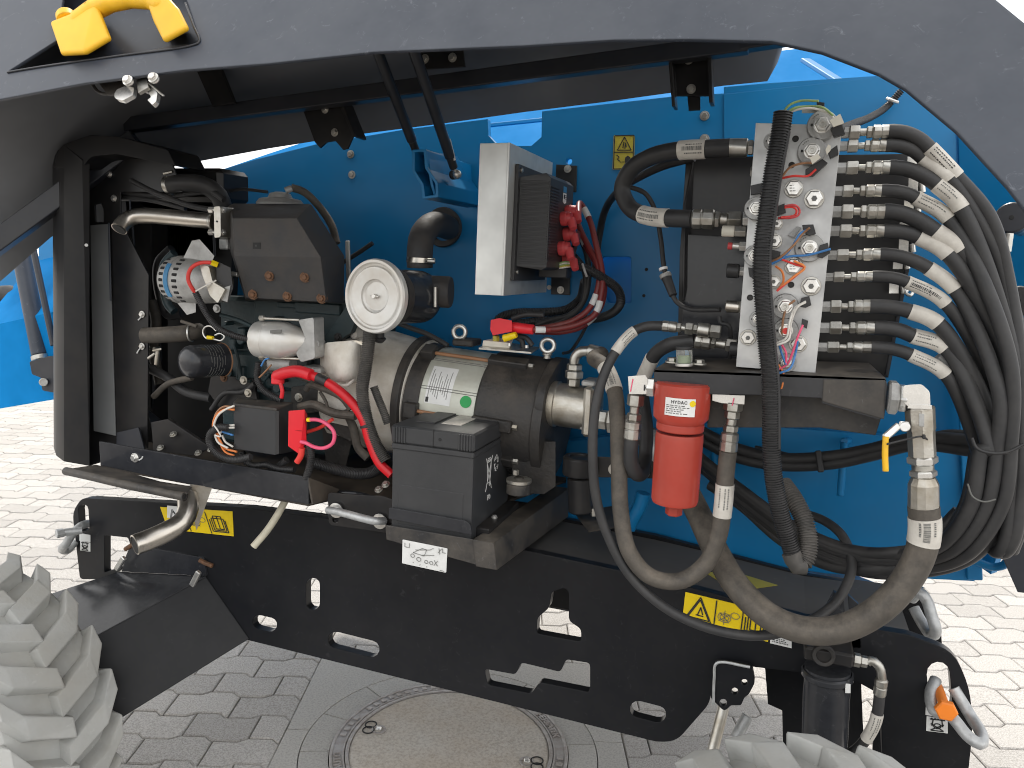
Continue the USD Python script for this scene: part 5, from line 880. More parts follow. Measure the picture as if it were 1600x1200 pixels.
ph = Hose(w3([(443, 583), (460, 580), (485, 586), (515, 600), (545, 624), (566, 652), (578, 690), (592, 722), (612, 742)], 1.47), .0105); rcb.add('cable', ph.mesh(), 'red_cable'); rcb.add('boot', cat_([tube(w3([(432, 588), (444, 583), (465, 580), (486, 586)], 1.465), .0135, 18), rod(P(434, 584, 1.468), P(434, 600, 1.466), .0145, 20)]), 'red_plastic'); rcb.add('lead', tube(w3([(438, 598), (441, 610), (440, 622)], 1.46), .0045, 12), 'red_plastic'); rcb.add('tape', ph.sleeve(.24, .31, .001), 'loom'); rcb.add('cable_tie', ph.sleeve(.66, .675, .002), 'plastic_black')
lm = Thing('corrugated_loom', 'dusty ribbed black loom running down over the bell housing', 'cable loom')
lm.add('loom', loom(w3([(578, 516), (575, 545), (570, 580), (566, 610), (572, 650), (585, 690), (603, 720)], 1.475), .0145), 'loom_dusty'); lm.add('branch', loom(w3([(584, 604), (592, 625), (600, 645), (606, 662)], 1.50), .0095), 'loom_dusty')

# small lines and hoses around the engine
eh = Thing('engine_hoses', 'dusty black hoses and thin lines between the radiator, block and tray', 'hoses')
for pts, y, r, m in (([(232, 575), (262, 590), (290, 612), (330, 622)], 1.62, .012, 'rubber_hose'), ([(236, 470), (244, 500), (240, 545), (250, 600)], 1.66, .014, 'dusty_hose'), ([(205, 282), (240, 300), (300, 322), (345, 330)], 1.57, .007, 'rubber_hose'), ([(350, 300), (380, 296), (418, 300)], 1.70, .004, 'rubber_hose'),
    ([(540, 640), (552, 668), (560, 700), (575, 716)], 1.55, .010, 'dusty_hose'), ([(470, 640), (478, 668), (470, 690), (484, 716)], 1.56, .009, 'rubber_hose'), ([(398, 600), (380, 612), (350, 615), (330, 640)], 1.58, .006, 'rubber_hose'), ([(440, 572), (470, 590), (498, 600)], 1.54, .005, 'dusty_hose'), ([(345, 492), (372, 500), (398, 512)], 1.57, .005, 'engine_teal'), ([(536, 410), (560, 395), (582, 380)], 1.80, .006, 'rubber_hose'), ([(610, 500), (640, 512), (668, 522), (700, 540)], 1.66, .006, 'rubber_hose'), ([(240, 620), (262, 600), (300, 590)], 1.6, .008, 'dusty_hose')):
    eh.add('hose', tube([P(u, v, y) for u, v in pts], r, 12), m)
eh.add('hose_clamp', lathe([(.0145, 0), (.016, .001), (.016, .006), (.0145, .007)], P(240, 545, 1.66), Z, 20), 'zinc'); eh.add('bracket', pl([(232, 478), (248, 470), (252, 560), (236, 640)], 1.70, .004), 'hood_bar'); eh.add('support_leg', hull([P(u, v, y) for u, v, y in ((500, 640, 1.58), (560, 650, 1.58), (540, 730, 1.60), (510, 730, 1.60), (505, 640, 1.62), (555, 650, 1.62))]), 'dark_iron')
# ================= CONTROLLER BOX
ab = Thing('aluminium_box', 'bare aluminium box section standing upright on the blue wall', 'box')
yA = 1.50
tl, tr_, br_, bl = P(750, 224, yA), P(797, 223, yA), P(787, 462, yA), P(742, 460, yA); back_y = 1.80
ab.add('box', hull([A(p[0], y, p[2]) for p in (tl, tr_, br_, bl) for y in (yA, back_y)]), 'aluminium_box', smooth=False)
ab.add('edge_fold', hull([A(p[0] - .004, yA - .002, p[2]) for p in (tr_, br_)] + [A(p[0], yA - .002, p[2]) for p in (tr_, br_)] + [A(p[0] - .002, yA, p[2]) for p in (tr_, br_)]), 'aluminium_box')
xb = (tr_[0] + br_[0]) / 2; lean = (tr_[0] - br_[0]) / (tr_[2] - br_[2])
def onbox(f, h, o): z = br_[2] + (tr_[2] - br_[2]) * h; return A(br_[0] + lean * (z - br_[2]) + o, yA + (back_y - yA) * f, z)
ct = Thing('motor_controller', 'black finned motor controller with red terminal caps on the side of the aluminium box', 'controller')
ct.add('mounting_plate', hull([onbox(f, h, o) for f in (.12, .86) for h in (.10, .88) for o in (.001, .008)]), 'plastic_black')
ct.add('body', hull([onbox(f, h, .0 + o) for f, o in ((.16, .008), (.20, .07), (.80, .07), (.84, .008)) for h in (.20, .80)] + [onbox(f, h, .06) for f in (.2, .8) for h in (.18, .83)]), 'plastic_black', smooth=15)
fn = []
for k in range(34): h = .22 + k * .0166; fn.append(hull([onbox(f, h + dh_2, o) for f, o in ((.150, .012), (.192, .068)) for dh_2 in (0, .009)] + [onbox(f + .03, h + .004, o) for f, o in ((.150, .012), (.192, .068))]))
ct.add('cooling_fins', cat_(fn), 'plastic_black', kind='stuff', smooth=False)
fn = []
for k in range(26): h = .24 + k * .02; fn.append(hull([onbox(f, h + dh_2, o) for f in (.22, .42) for dh_2 in (0, .008) for o in (.069, .0722)]))
ct.add('side_ribs', cat_(fn), 'plastic_black', kind='stuff', smooth=False)
lg = ct.add('logo_label', hull([onbox(f, h, o) for f, h in ((.52, .73), (.52, .665), (.56, .655), (.60, .665), (.60, .73)) for o in (.0705, .0715)]), 'print_white'); ct.add('logo_top', hull([onbox(f, h, o) for f in (.52, .60) for h in (.735, .775) for o in (.0705, .0715)]), 'blue_label')
ct.add('print', cat_([hull([onbox(f, h, o) for f in f2 for h in h2 for o in (.0714, .0719)]) for f2, h2 in (((.528, .562), (.690, .718)), ((.572, .592), (.712, .717)), ((.572, .592), (.700, .705)), ((.572, .592), (.688, .693)))]), 'print_black', lg)
for f, h in ((.17, .845), (.17, .16), (.84, .845)): ct.add('screw', rod(onbox(f, h, .008), onbox(f, h, .012), .005), 'zinc')
caps = []
for k, (f, h) in enumerate(((.62, .60), (.50, .545), (.60, .44), (.48, .335), (.62, .26))):
    p = onbox(f, h, .071); q = p + A(.022, -.002, .001); c = ct.add('terminal_cap', cat_([lathe([(0, 0), (.0145, 0), (.0155, .003), (.0155, .012), (.014, .014), (.014, .018), (.0125, .024), (0, .025)], p, A(1, 0, .1), 22), rod(q - Z * .002, q + A(.010, -.01, -.022), .0105, 18, None, .008)]), 'red_faded'); caps.append(q + A(.009, -.008, -.018))
ct.add('connector', bx(onbox(.55, .125, .02), onbox(.70, .205, .085), .002), 'plastic_black')
wt = Thing('mounting_tab', 'upper black mounting tab bolted to the wall behind the controller', 'bracket', None); wt.add('tab', pl([(869, 257), (901, 259), (900, 300), (868, 300)], yW - .012, .006), 'black_paint'); wt.add('bolt', bolt(P(887, 264, yW - .012), FR, .0065), 'zinc')
wt = Thing('mounting_tab', 'lower black mounting tab with a bolt under the controller', 'bracket', None); wt.add('tab', pl([(862, 385), (891, 386), (890, 461), (861, 460)], yW - .012, .006), 'black_paint'); wt.add('bolt', bolt(P(876, 453, yW - .012), FR, .0065), 'zinc'); wt.add('bolt', bolt(P(858, 449, yW - .012), FR, .004), 'zinc')
# power cables
pc = Thing('power_cables', 'maroon power cables with white tags dropping from the red caps to the motor terminal', 'cables')
routes = [[(907, 318), (922, 346), (932, 385), (940, 420), (941, 450), (930, 490), (905, 506), (870, 514), (836, 516)], [(898, 336), (908, 362), (921, 388), (932, 408), (936, 440), (922, 480), (897, 500), (872, 508), (840, 514)], [(906, 365), (915, 384), (926, 402), (936, 420), (944, 444), (938, 480), (912, 508), (880, 518), (836, 518)]]
for i, (c0_, rt_) in enumerate(zip((0, 1, 2), routes)):
    pts = [caps[c0_]] + [P(u, v, 1.76 - .012 * k + .01 * i) for k, (u, v) in enumerate(rt_)]; h = Hose(pts, .0068); k = pc.add('cable', h.mesh(14), 'maroon_cable')
    for q in ((.22, .27), (.66, .71)): pc.add('tag', h.sleeve(*[q_ + .02 * i for q_ in q], .0007), 'white_sticker', k)
for c0_, rt_ in ((3, [(906, 372), (916, 395), (920, 430), (912, 470), (890, 492), (860, 500), (838, 508)]), (4, [(898, 400), (912, 420), (915, 450), (906, 480), (880, 500), (850, 510)])):
    pc.add('black_cable', tube([caps[c0_]] + [P(u, v, 1.79) for u, v in rt_], .0068, 14), 'rubber_hose')
tbt = Thing('terminal_boot', 'bright red rubber terminal boot on the motor with a small yellow one', 'terminal boot')
tbt.add('boot', cat_([hull([P(u, v, y) for u, v in ((767, 500), (780, 497), (800, 501), (800, 518), (770, 524), (766, 515)) for y in (1.60, 1.64)]), rod(P(795, 511, 1.62), P(834, 515, 1.62), .0125, 18, None, .011)]), 'red_plastic', smooth=40); tbt.add('lead', rod(P(832, 515, 1.62), P(860, 515, 1.64), .0068), 'maroon_cable'); tbt.add('tag', rod(P(836, 515.2, 1.622), P(852, 515.2, 1.634), .0075), 'white_sticker'); tbt.add('yellow_boot', rod(P(787, 529, 1.60), P(807, 523, 1.60), .0085, 18, None, .007), 'yellow_sticker')
for k, pts in enumerate(([(806, 524), (822, 528), (832, 540)], [(806, 527), (815, 532), (818, 545)], [(800, 498), (820, 492), (850, 492)])): tbt.add('black_lead', tube([P(*q, 1.64) for q in pts], .006, 12), 'rubber_hose')
cl_ = Thing('controller_loom', 'ribbed black loom with thin green and white wires leaving the controller', 'cable loom')
cl_.add('loom', loom([P(895, 412, 1.70), P(915, 420, 1.70), P(945, 436, 1.72), P(965, 452, 1.74), P(970, 470, 1.76), P(958, 488, 1.80), P(930, 498, 1.83), P(870, 500, 1.84), P(800, 506, 1.84)], .0105), 'loom'); cl_.add('loom', loom([P(775, 520, 1.85), P(778, 500, 1.85), P(800, 490, 1.85), P(850, 488, 1.85), P(885, 484, 1.85), P(906, 468, 1.84), P(914, 440, 1.80)], .0115), 'loom')
for k, m in enumerate(('green_wire', 'white_wire', 'green_wire', 'yellow_faded', 'white_wire')): cl_.add('wire', tube([P(870 + k, 413 + k * 1.5, 1.66), P(882, 409 + k * 2.2, 1.66), P(898, 412 + k, 1.70)], .0018, 6), m)
cl_.add('cable_tie', tube([P(910, 412, 1.69), P(914, 424, 1.685), P(917, 432, 1.69)], .003, 6), 'cast_grey'); cl_.add('thin_cable', tube([P(921, 500, 1.86), P(905, 530, 1.86), P(892, 548, 1.84), P(880, 552, 1.80)], .004, 8), 'rubber_hose')
# ================= OIL TANK AND SHELF BRACKET
yK = 1.62
tk = Thing('oil_tank', 'black steel oil tank behind the valve block with zinc clips on its right edge', 'tank')
tk.add('body', pl([(1072, 246), (1440, 240), (1452, 260), (1388, 590), (1058, 580), (1062, 400)], yK, .22), 'black_paint', smooth=False)
tk.add('front_panel', pl([(1073, 366), (1180, 372), (1160, 560), (1062, 575), (1068, 450)], yK - .02, .02), 'black_gloss'); tk.add('side_angle', plate([P(1071, 320, yK - .03), P(1080, 246, yK), P(1074, 450, yK - .02), P(1064, 470, yK - .03)], .004), 'black_paint')
tk.add('edge_rail', hull([P(u, v, yK - .004) for u, v in ((1447, 250), (1452, 262), (1388, 588), (1383, 586))] + [P(u, v, yK + .02) for u, v in ((1447, 250), (1452, 262), (1388, 588), (1383, 586))]), 'hood_bar')
for u, v, hh in ((1426, 252, 14), (1428, 288, 26), (1421, 321, 22), (1414, 353, 11), (1413, 383, 23), (1404, 412, 17), (1398, 446, 25)):
    c = tk.add('hose_clip', pl([(u - 8, v - hh / 2), (u + 7, v - hh / 2), (u + 6, v + hh / 2), (u - 9, v + hh / 2)], yK - .05, .006), 'zinc_bright')
    if hh > 15: tk.add('clip_screw', rod(P(u + 12, v - 2, yK - .03), P(u + 14, v + hh / 2, yK - .03), .005), 'zinc_bright', c)
one('tank_clip', tube([P(1419, 452, yK - .05), P(1416, 458, yK - .06), P(1422, 462, yK - .06), P(1427, 456, yK - .05)], .003, 8), 'zinc_bright', 'small bent zinc eye clip beside the tank under the barcode hose label', 'clip')
sb = Thing('shelf_bracket', 'black folded steel shelf that carries the red filter and the valve block', 'bracket')
yH = 1.385
def sp_(u, v, y=yH): return P(u, v, y)
zsh = P(1200, 590, yH)[2]
sb.add('front_flange', pl(rnd([(1022, 578), (1180, 583), (1384, 592), (1386, 600), (1382, 652), (1374, 656), (1284, 630), (1284, 622), (1180, 617), (1108, 616), (1075, 611), (1050, 603), (1022, 596)], [3, 2, 8, 2, 4, 4, 2, 2, 2, 4, 8, 8, 2]), yH, .005), 'black_gloss')
sb.add('top', hull([sp_(1022, 578) + A(0, 0, .001), sp_(1384, 592) + A(0, 0, .001), sp_(1384, 592) + A(-.01, .18, .006), sp_(1022, 578) + A(.01, .18, .006), sp_(1022, 581), sp_(1384, 595), sp_(1384, 592) + A(-.01, .18, 0), sp_(1022, 578) + A(.01, .18, 0)]), 'black_dusty')
sb.add('end_gusset', plate([P(1287, 593, yH - .002), P(1383, 594, yH - .002), P(1381, 655, yH - .002), P(1285, 627, yH - .002)], .003), 'black_dusty')
sb.add('lower_box', pl([(1108, 614), (1284, 620), (1376, 655), (1368, 680), (1280, 668), (1105, 668)], yH + .05, .12), 'black_dusty')
for u, v in ((1050, 566), (1093, 569)): sb.add('bolt', bolt(P(u, v, yH + .03), Z, .0085), 'zinc')
gg = sb.add('sight_glass', rod(P(1069, 568, yH + .025), P(1069, 543, yH + .025), .0145, 24), 'glass'); sb.add('sight_glass_base', rod(P(1069, 572, yH + .025), P(1069, 567, yH + .025), .016, 24), 'zinc_bright'); sb.add('sight_glass_cap', rod(P(1069, 546, yH + .025), P(1069, 541, yH + .025), .0152, 24), 'plastic_black'); sb.add('indicator', rod(P(1069, 567, yH + .025), P(1069, 555, yH + .025), .008, 16), 'green_wire')
# ================= RED FILTER
ft = Thing('oil_filter_housing', 'bright red hydraulic filter housing hanging under the shelf', 'filter')
yf = 1.40
fc = P(1063, 662, yf); r_ = .0460
zt_f, zc, zb_f, zn = P(1063, 596, yf)[2], P(1063, 660, yf)[2], P(1063, 788, yf)[2], P(1063, 806, yf)[2]
ft.add('head', lathe([(0, zc - fc[2]), (.040, zc - fc[2]), (.049, zc - fc[2] + .010), (.050, zc - fc[2] + .03), (.050, zt_f - fc[2] - .004), (.046, zt_f - fc[2]), (0, zt_f - fc[2])], fc, Z, 40), 'red_paint', smooth=40)
ft.add('collar', lathe([(0, -.012), (.040, -.012), (.0425, -.010), (.0425, .002), (.040, .004), (0, .004)], fc, Z, 40), 'red_paint'); ft.add('bowl', lathe([(0, 0), (.032, 0), (.0405, .003), (.0425, .010), (.0430, fc[2] - zb_f - .028), (.042, fc[2] - zb_f - .016), (0, fc[2] - zb_f - .016)], A(fc[0], fc[1], zb_f), Z, 48), 'red_paint', smooth=40)
ft.add('drain_plug', hexn(A(fc[0] , fc[1], zb_f + .002), A(fc[0], fc[1], zn), .0155), 'red_paint')
def curved(t, name, mat, c, rr_, a0, a1, z0, z1, par=None, n=10):
    v = []; 
    for k in range(n + 1):
        a = math.radians(a0 + (a1 - a0) * k / n); e = A(math.sin(a), -math.cos(a), 0)
        for z in (z0, z1): v.append(A(c[0], c[1], 0) + e * rr_ + Z * z)
    f = [];
    for k in range(n): q = 2 * k; f += [[q, q + 2, q + 3], [q, q + 3, q + 1]]
    return t.add(name, trimesh.Trimesh(np.array(v), f, process=False), mat, par, smooth=60)
zl0_, zl1_ = P(1063, 651, yf - .05)[2], P(1063, 623, yf - .05)[2]
lb = curved(ft, 'label', 'white_sticker', fc, .0504, -28, 34, zl0_, zl1_)
hz = zl1_ - zl0_
for ch, a in zip('HYDAC', (-13, -6.5, 0, 6.5, 13)):
    aa = math.radians(a); e = A(math.sin(aa), -math.cos(aa), 0); ft.add('lettering', lettering(ch, A(fc[0], fc[1], 0) + e * .0506 + Z * (zl0_ + hz * .70) - A(math.cos(aa), math.sin(aa), 0) * .002, A(math.cos(aa), math.sin(aa), 0), Z, .0055, .0003, True), 'print_black', lb)
R9 = random.Random(9)
for row in (.56, .46, .35, .24, .12):
    a = -25
    while a < R9.uniform(5, 30): w_ = R9.uniform(3, 9); curved(ft, 'print', 'print_grey', fc, .0506, a, a + w_, zl0_ + hz * row, zl0_ + hz * (row + .05), lb, 3); a += w_ + 2
aa = math.radians(28); e = A(math.sin(aa), -math.cos(aa), 0); ft.add('yellow_dot', rod(A(fc[0], fc[1], zl0_ + hz * .74) + e * .0500, A(fc[0], fc[1], zl0_ + hz * .74) + e * .0508, .0055, 20), 'yellow_sticker', lb)
# fittings at the filter
fl_ = Thing('filter_elbow', 'zinc elbow fitting left of the red filter with a red paint stripe', 'hose fitting')
fl_.add('block', hull([P(u, v, yf - .015 + dy) for u, v in ((981, 588), (1008, 586), (1012, 592), (1010, 616), (983, 616)) for dy in (0, .035)]), 'zinc_bright', smooth=False); chain(fl_, P(1008, 604, yf), A(1, 0, 0), [('r', 'seal', .003, .016, 'plastic_black'), ('h', 'nut', .016, .018)], 'zinc_bright')
e = chain(fl_, P(994, 616, yf), A(-.03, 0, -1), [('h', 'nut', .022, .0155), ('r', 'stem', .014, .009), ('h', 'nut', .013, .0135), ('f', 'ferrule', .036, .0155)]); fl_.add('paint_stripe', [bar(P(989, 592, yf - .016), P(985, 612, yf - .016), .002, .001, up=FR), bar(P(991, 655, yf - .017), P(989, 682, yf - .017), .002, .001, up=FR)][0], 'pink_wire')
hA = Hose([e, P(986, 700, yf), P(986, 722, yf + .005), P(994, 740, yf + .02), P(1004, 738, yf + .06), P(1008, 715, yf + .10), P(1010, 670, yf + .12), P(1003, 600, yf + .13), P(1012, 575, yf + .12), P(1025, 552, yf + .10), P(1048, 538, yf + .08), P(1085, 532, yf + .075)], .0135)
def hose_thing(label, h, mat='rubber_hose', sleeves=(), cat='hose', group=None):
    t = Thing('hydraulic_hose', label, cat, group); t.add('hose', h.mesh(), mat)
    for k, (a, b, bar_) in enumerate(sleeves): s = t.add('label_sleeve', h.sleeve(a, b), 'paper_label'); t.add('print', h.writing(a, b, int(a * 1000) + k, bar_), 'print_grey', s)
    return t
t = hose_thing('short black hose turning up behind the filter elbow to the valve block', hA, sleeves=((hA.near(P(1020, 560, yf + .11)), hA.near(P(1005, 592, yf + .13)), False),)); chain(t, P(1085, 532, yf + .075), A(1, 0, -.06), [('f', 'ferrule', .030, .0145), ('h', 'nut', .009, .012), ('r', 'stem', .018, .0085), ('h', 'nut', .020, .013)])
# T piece and loop to the pump
tt = Thing('filter_tee', 'zinc tee fitting right of the red filter with red paint marks', 'hose fitting')
tt.add('block', hull([P(u, v, yf + dy) for u, v in ((1113, 616), (1164, 618), (1163, 632), (1128, 630), (1113, 626)) for dy in (-.012, .02)]), 'zinc_bright', smooth=False); e = chain(tt, P(1146, 628, yf), A(-.02, 0, -1), [('h', 'nut', .016, .017), ('h', 'nut', .014, .0135), ('r', 'stem', .012, .009), ('h', 'nut', .012, .013), ('f', 'ferrule', .036, .0155)]); tt.add('paint_stripe', bar(P(1147, 622, yf - .014), P(1144, 634, yf - .016), .002, .001, up=FR), 'pink_wire')
pump_pts = [e, P(1134, 740, yf), P(1130, 790, yf), P(1122, 840, yf), P(1100, 884, yf), P(1060, 908, yf - .01), P(1015, 900, yf - .01), P(983, 862, yf - .01), P(970, 800, yf), P(967, 720, yf + .02), P(965, 660, yf + .04), P(960, 610, yf + .07), P(944, 572, yf + .11), P(928, 560, yf + .15), PUMPOUT]
hB = Hose(pump_pts, .0155); hose_thing('dusty hose looping from the filter tee down and up to the gear pump', hB, 'dusty_hose', ((hB.near(P(1132, 757, yf)), hB.near(P(1126, 806, yf)), False), (hB.near(P(960, 608, yf + .07)), hB.near(P(946, 574, yf + .11)), True)))
t = hC = Hose([P(1035, 509, yf + .06), P(1010, 510, yf + .06), P(990, 518, yf + .05), P(965, 545, yf + .04), P(944, 585, yf + .02), P(930, 640, yf), P(926, 710, yf - .01), P(932, 780, yf - .01), P(950, 838, yf - .01), P(985, 900, yf - .01), P(1040, 950, yf - .01), P(1110, 982, yf), P(1190, 993, yf + .02), P(1260, 973, yf + .06), P(1310, 935, yf + .12), P(1331, 885, yf + .16), P(1318, 840, yf + .2), P(1290, 815, yf + .24), P(1250, 800, yf + .28)], .0092)
t = hose_thing('thin black hose sweeping in a wide loop across the yellow beam sticker', hC, 'rubber_hose', ((hC.near(P(990, 518, yf + .05)), hC.near(P(960, 552, yf + .04)), False),))
chain(t, P(1034, 509, yf + .06), A(1, 0, -.04), [('f', 'ferrule', .028, .0105), ('h', 'nut', .008, .0095), ('r', 'stem', .008, .006), ('h', 'nut', .014, .012), ('h', 'nut', .008, .0095), ('r', 'adapter', .022, .013), ('h', 'adapter_nut', .02, .013)])
# ================= VALVE BLOCK
yV = 1.42
vb = Thing('valve_block', 'tall machined aluminium valve block crowded with solenoids and plugs', 'valve block')
q = [P(1181, 192, yV), P(1316, 196, yV), P(1274, 583, yV), P(1150, 573, yV)]
nV = unit(np.cross(q[1] - q[0], q[3] - q[0])); nV = nV if nV[1] < 0 else -nV
vb.add('block', hull(q + [p - nV * .12 for p in q]), 'aluminium', smooth=False)
eV = unit(q[3] - q[0])
def V(u, v, o=0.): p = PN(u, v, q[0], nV); return p + nV * o
def coil(u, v, r, h=.022, nut=True, red=False):
    p = V(u, v); k = vb.add('solenoid_coil', lathe([(0, 0), (r * .97, 0), (r, .003), (r, h - .003), (r * .95, h), (r * .45, h), (0, h)], p, nV, 36), 'cast_grey')
    c = p + nV * h
    vb.add('washer', lathe([(0, 0), (r * .56, 0), (r * .56, .0015), (0, .0015)], c, nV, 24), 'zinc_bright', k); vb.add('coil_nut', lathe([(0, 0), (r * .5, .0015), (r * .5, .008), (r * .42, .0095), (0, .0095)], c, nV, 6), 'zinc_bright', k); vb.add('stem', lathe([(0, .009), (r * .27, .009), (r * .27, .014), (r * .12, .014), (r * .12, .0125), (0, .0125)], c, nV, 18), 'red_wire' if red else 'zinc', k)
    for s in (-1, 1): vb.add('slot', bar(c + RT * s * r * .72 - Z * r * .09 + nV * .0004, c + RT * s * r * .72 + Z * r * .09 + nV * .0004, r * .14, .001, up=nV), 'hole_dark', k)
    pr = []
    for a in np.linspace(.6, 2.5, 11): pr.append(rod(c + (RT * math.cos(a) + UP * math.sin(a)) * r * .78 , c + (RT * math.cos(a) + UP * math.sin(a)) * r * .78 + nV * .0006, r * .05, 5))
    vb.add('print', cat_(pr), 'print_grey', k)
for u, v, r in ((1284, 199, 22), (1268, 239, 21), (1264, 388, 21.5), (1182, 327, 18), (1180, 400, 17), (1227, 478, 20), (1228, 515, 19), (1184, 498, 13), (1229, 566, 15), (1207, 222, 13)): coil(u, v, r * 1.08e-3, .022 if r > 16 else .012, red=(v == 515))
def plug(u, v, r, kind=0):
    p = V(u, v); r *= 1.08e-3; k = vb.add('cartridge_plug', lathe([(0, 0), (r, 0), (r, .004), (r * .97, .005), (0, .005)], p, nV, 28), 'zinc')
    if kind == 0: vb.add('hex_socket', cat_([hexn(p + nV * .005, p + nV * .012, r * .86), lathe([(r * .28, 0), (r * .3, .0005), (0, .0005)], p + nV * .012, nV, 6)]), 'zinc_bright', k); vb.add('socket', lathe([(r * .28, .0), (r * .28, .0006), (0, .0006)], p + nV * .0122, nV, 6), 'print_grey', k)
    else: vb.add('hex_head', hexn(p + nV * .004, p + nV * .013, r * .9), 'zinc_bright', k); vb.add('stamp', cat_([bar(p + nV * .0134 + RT * a * r + UP * b * r, p + nV * .0134 + RT * (a + .28) * r + UP * b * r, .0012, .0003, up=nV) for a in (-.45, -.1, .2) for b in (-.3, 0, .3)]), 'print_grey', k)
for u, v, r, kd in ((1240, 295, 14, 1), (1272, 311, 15, 0), (1240, 416, 14, 1), (1267, 447, 15, 0), (1247, 537, 14, 0), (1169, 527, 13, 0), (1210, 377, 12, 0), (1209, 440, 11, 0), (1214, 350, 9, 0)): plug(u, v, r, kd)
for u, v in ((1243, 217), (1237, 258), (1172, 465), (1236, 445), (1226, 203)): vb.add('drilled_hole', lathe([(0, .0), (.0036, .0), (.0044, .0006), (.0054, .0006)], V(u, v, .0004), nV, 16), 'dark_iron')
for pix, o in (([(1296, 206), (1312, 198), (1318, 215), (1302, 220)], .03), ([(1292, 242), (1306, 232), (1308, 246), (1296, 252)], .03), ([(1258, 268), (1284, 252), (1292, 258), (1270, 278), (1258, 277)], .02), ([(1212, 325), (1226, 320), (1228, 334), (1216, 338), (1208, 338)], .02), ([(1253, 353), (1270, 352), (1274, 366), (1264, 370), (1256, 364)], .02), ([(1280, 384), (1292, 380), (1296, 396), (1284, 404), (1276, 402)], .02), ([(1204, 390), (1220, 394), (1218, 404), (1204, 406)], .02), ([(1252, 465), (1264, 462), (1267, 476), (1258, 480), (1248, 478)], .02), ([(1253, 497), (1262, 500), (1260, 512), (1252, 508)], .02), ([(1170, 418), (1184, 420), (1180, 436), (1172, 432)], .02), ([(1174, 292), (1192, 288), (1190, 304), (1174, 306)], .015), ([(1276, 160), (1288, 162), (1288, 174), (1278, 174)], .0)):
    vb.add('connector', hull([V(u, v, o - .008) for u, v in pix] + [V(u, v, o + .008) for u, v in pix]), 'plastic_black')
for pix, o in (([(1294, 196), (1310, 186), (1316, 200), (1300, 206)], .042), ([(1288, 240), (1292, 232), (1296, 234), (1296, 240), (1290, 248)], .04), ([(1264, 252), (1276, 246), (1281, 252), (1268, 262)], .04), ([(1253, 169), (1282, 169), (1282, 175), (1253, 175)], -.01), ([(1231, 368), (1245, 354), (1252, 356), (1240, 372)], .004)):
    vb.add('wire_tag', hull([V(u, v, o) for u, v in pix] + [V(u, v, o + .004) for u, v in pix]), 'ivory_plastic' if o > 0.01 else 'cast_grey')
# left side fittings on the block
for u, v, kinds in ((1158, 339, 0), (1150, 360, 1), (1152, 384, 2), (1150, 424, 3), (1150, 482, 4), (1160, 551, 5), (1168, 263, 6)):
    p = V(u + 14, v, -.045); dl = A(-1, 0, 0)
    if kinds == 0: chain(vb, p, dl, [('h', 'port_nut', .014, .014, 'zinc_bright')])
    if kinds == 1: chain(vb, p, dl, [('h', 'port_nut', .02, .010), ('r', 'plastic_cap', .022, .010, 'ivory_plastic')])
    if kinds == 2: chain(vb, p, dl, [('h', 'port_nut', .014, .009, 'zinc_bright'), ('r', 'test_point', .012, .006, 'zinc_bright'), ('r', 'red_cap', .008, .0065, 'red_faded')])
    if kinds == 3: chain(vb, p, dl, [('h', 'port_nut', .012, .009, 'zinc_bright'), ('r', 'pressure_switch', .022, .013, 'plastic_black')])
    if kinds == 4: chain(vb, p, dl, [('h', 'port_nut', .012, .012), ('r', 'sensor', .024, .011, 'exhaust_steel')])
    if kinds == 5: chain(vb, p, dl, [('h', 'port_nut', .018, .012), ('r', 'sensor', .022, .013, 'plastic_black')])
    if kinds == 6: chain(vb, p, dl, [('h', 'port_nut', .012, .009)])
# wires on the block
for pts, m in (([(1222, 186), (1232, 172), (1250, 164), (1278, 165)], 'green_wire'), ([(1226, 186), (1240, 176), (1262, 172), (1284, 175), (1300, 186)], 'green_wire'), ([(1224, 188), (1238, 180), (1264, 176), (1292, 182), (1306, 196)], 'white_wire'), ([(1222, 280), (1234, 266), (1252, 260), (1268, 258)], 'brown_wire'), ([(1222, 282), (1240, 279), (1262, 278), (1274, 268)], 'red_wire'), ([(1226, 325), (1240, 323), (1248, 328), (1248, 337), (1238, 342), (1216, 343)], 'red_faded'), ([(1226, 327), (1238, 326), (1244, 330), (1242, 338), (1220, 342)], 'red_wire'),
    ([(1206, 412), (1222, 404), (1238, 386), (1250, 366), (1262, 360)], 'blue_wire'), ([(1206, 413), (1230, 402), (1262, 399), (1296, 390)], 'blue_wire'), ([(1204, 410), (1220, 402), (1240, 384), (1254, 366), (1264, 358)], 'brown_wire'), ([(1222, 406), (1244, 414), (1256, 418), (1244, 430), (1226, 444), (1214, 454)], 'red_wire'), ([(1212, 416), (1222, 424), (1224, 440), (1216, 452)], 'orange_wire'), ([(1240, 408), (1257, 418), (1240, 432), (1215, 452)], 'orange_wire'),
    ([(1212, 534), (1228, 526), (1234, 500), (1242, 480), (1258, 470)], 'white_wire'), ([(1214, 536), (1232, 528), (1236, 502), (1246, 478), (1258, 471)], 'white_wire'), ([(1222, 520), (1224, 496), (1230, 478), (1242, 468)], 'brown_wire'), ([(1216, 574), (1230, 566), (1238, 548), (1246, 524), (1254, 506)], 'pink_wire'), ([(1214, 580), (1234, 572), (1242, 552), (1246, 530)], 'blue_wire'), ([(1228, 566), (1222, 550), (1218, 538)], 'blue_wire'), ([(1228, 564), (1228, 548), (1222, 536)], 'pink_wire'), ([(1216, 566), (1224, 580), (1222, 600), (1218, 608)], 'orange_wire')):
    vb.add('wire', tube([V(u, v, .034 + .004 * math.sin(u)) for u, v in pts], .0019, 8), m)
hl = Thing('harness_loom', 'ribbed black harness loom running down the front of the valve block', 'cable loom')
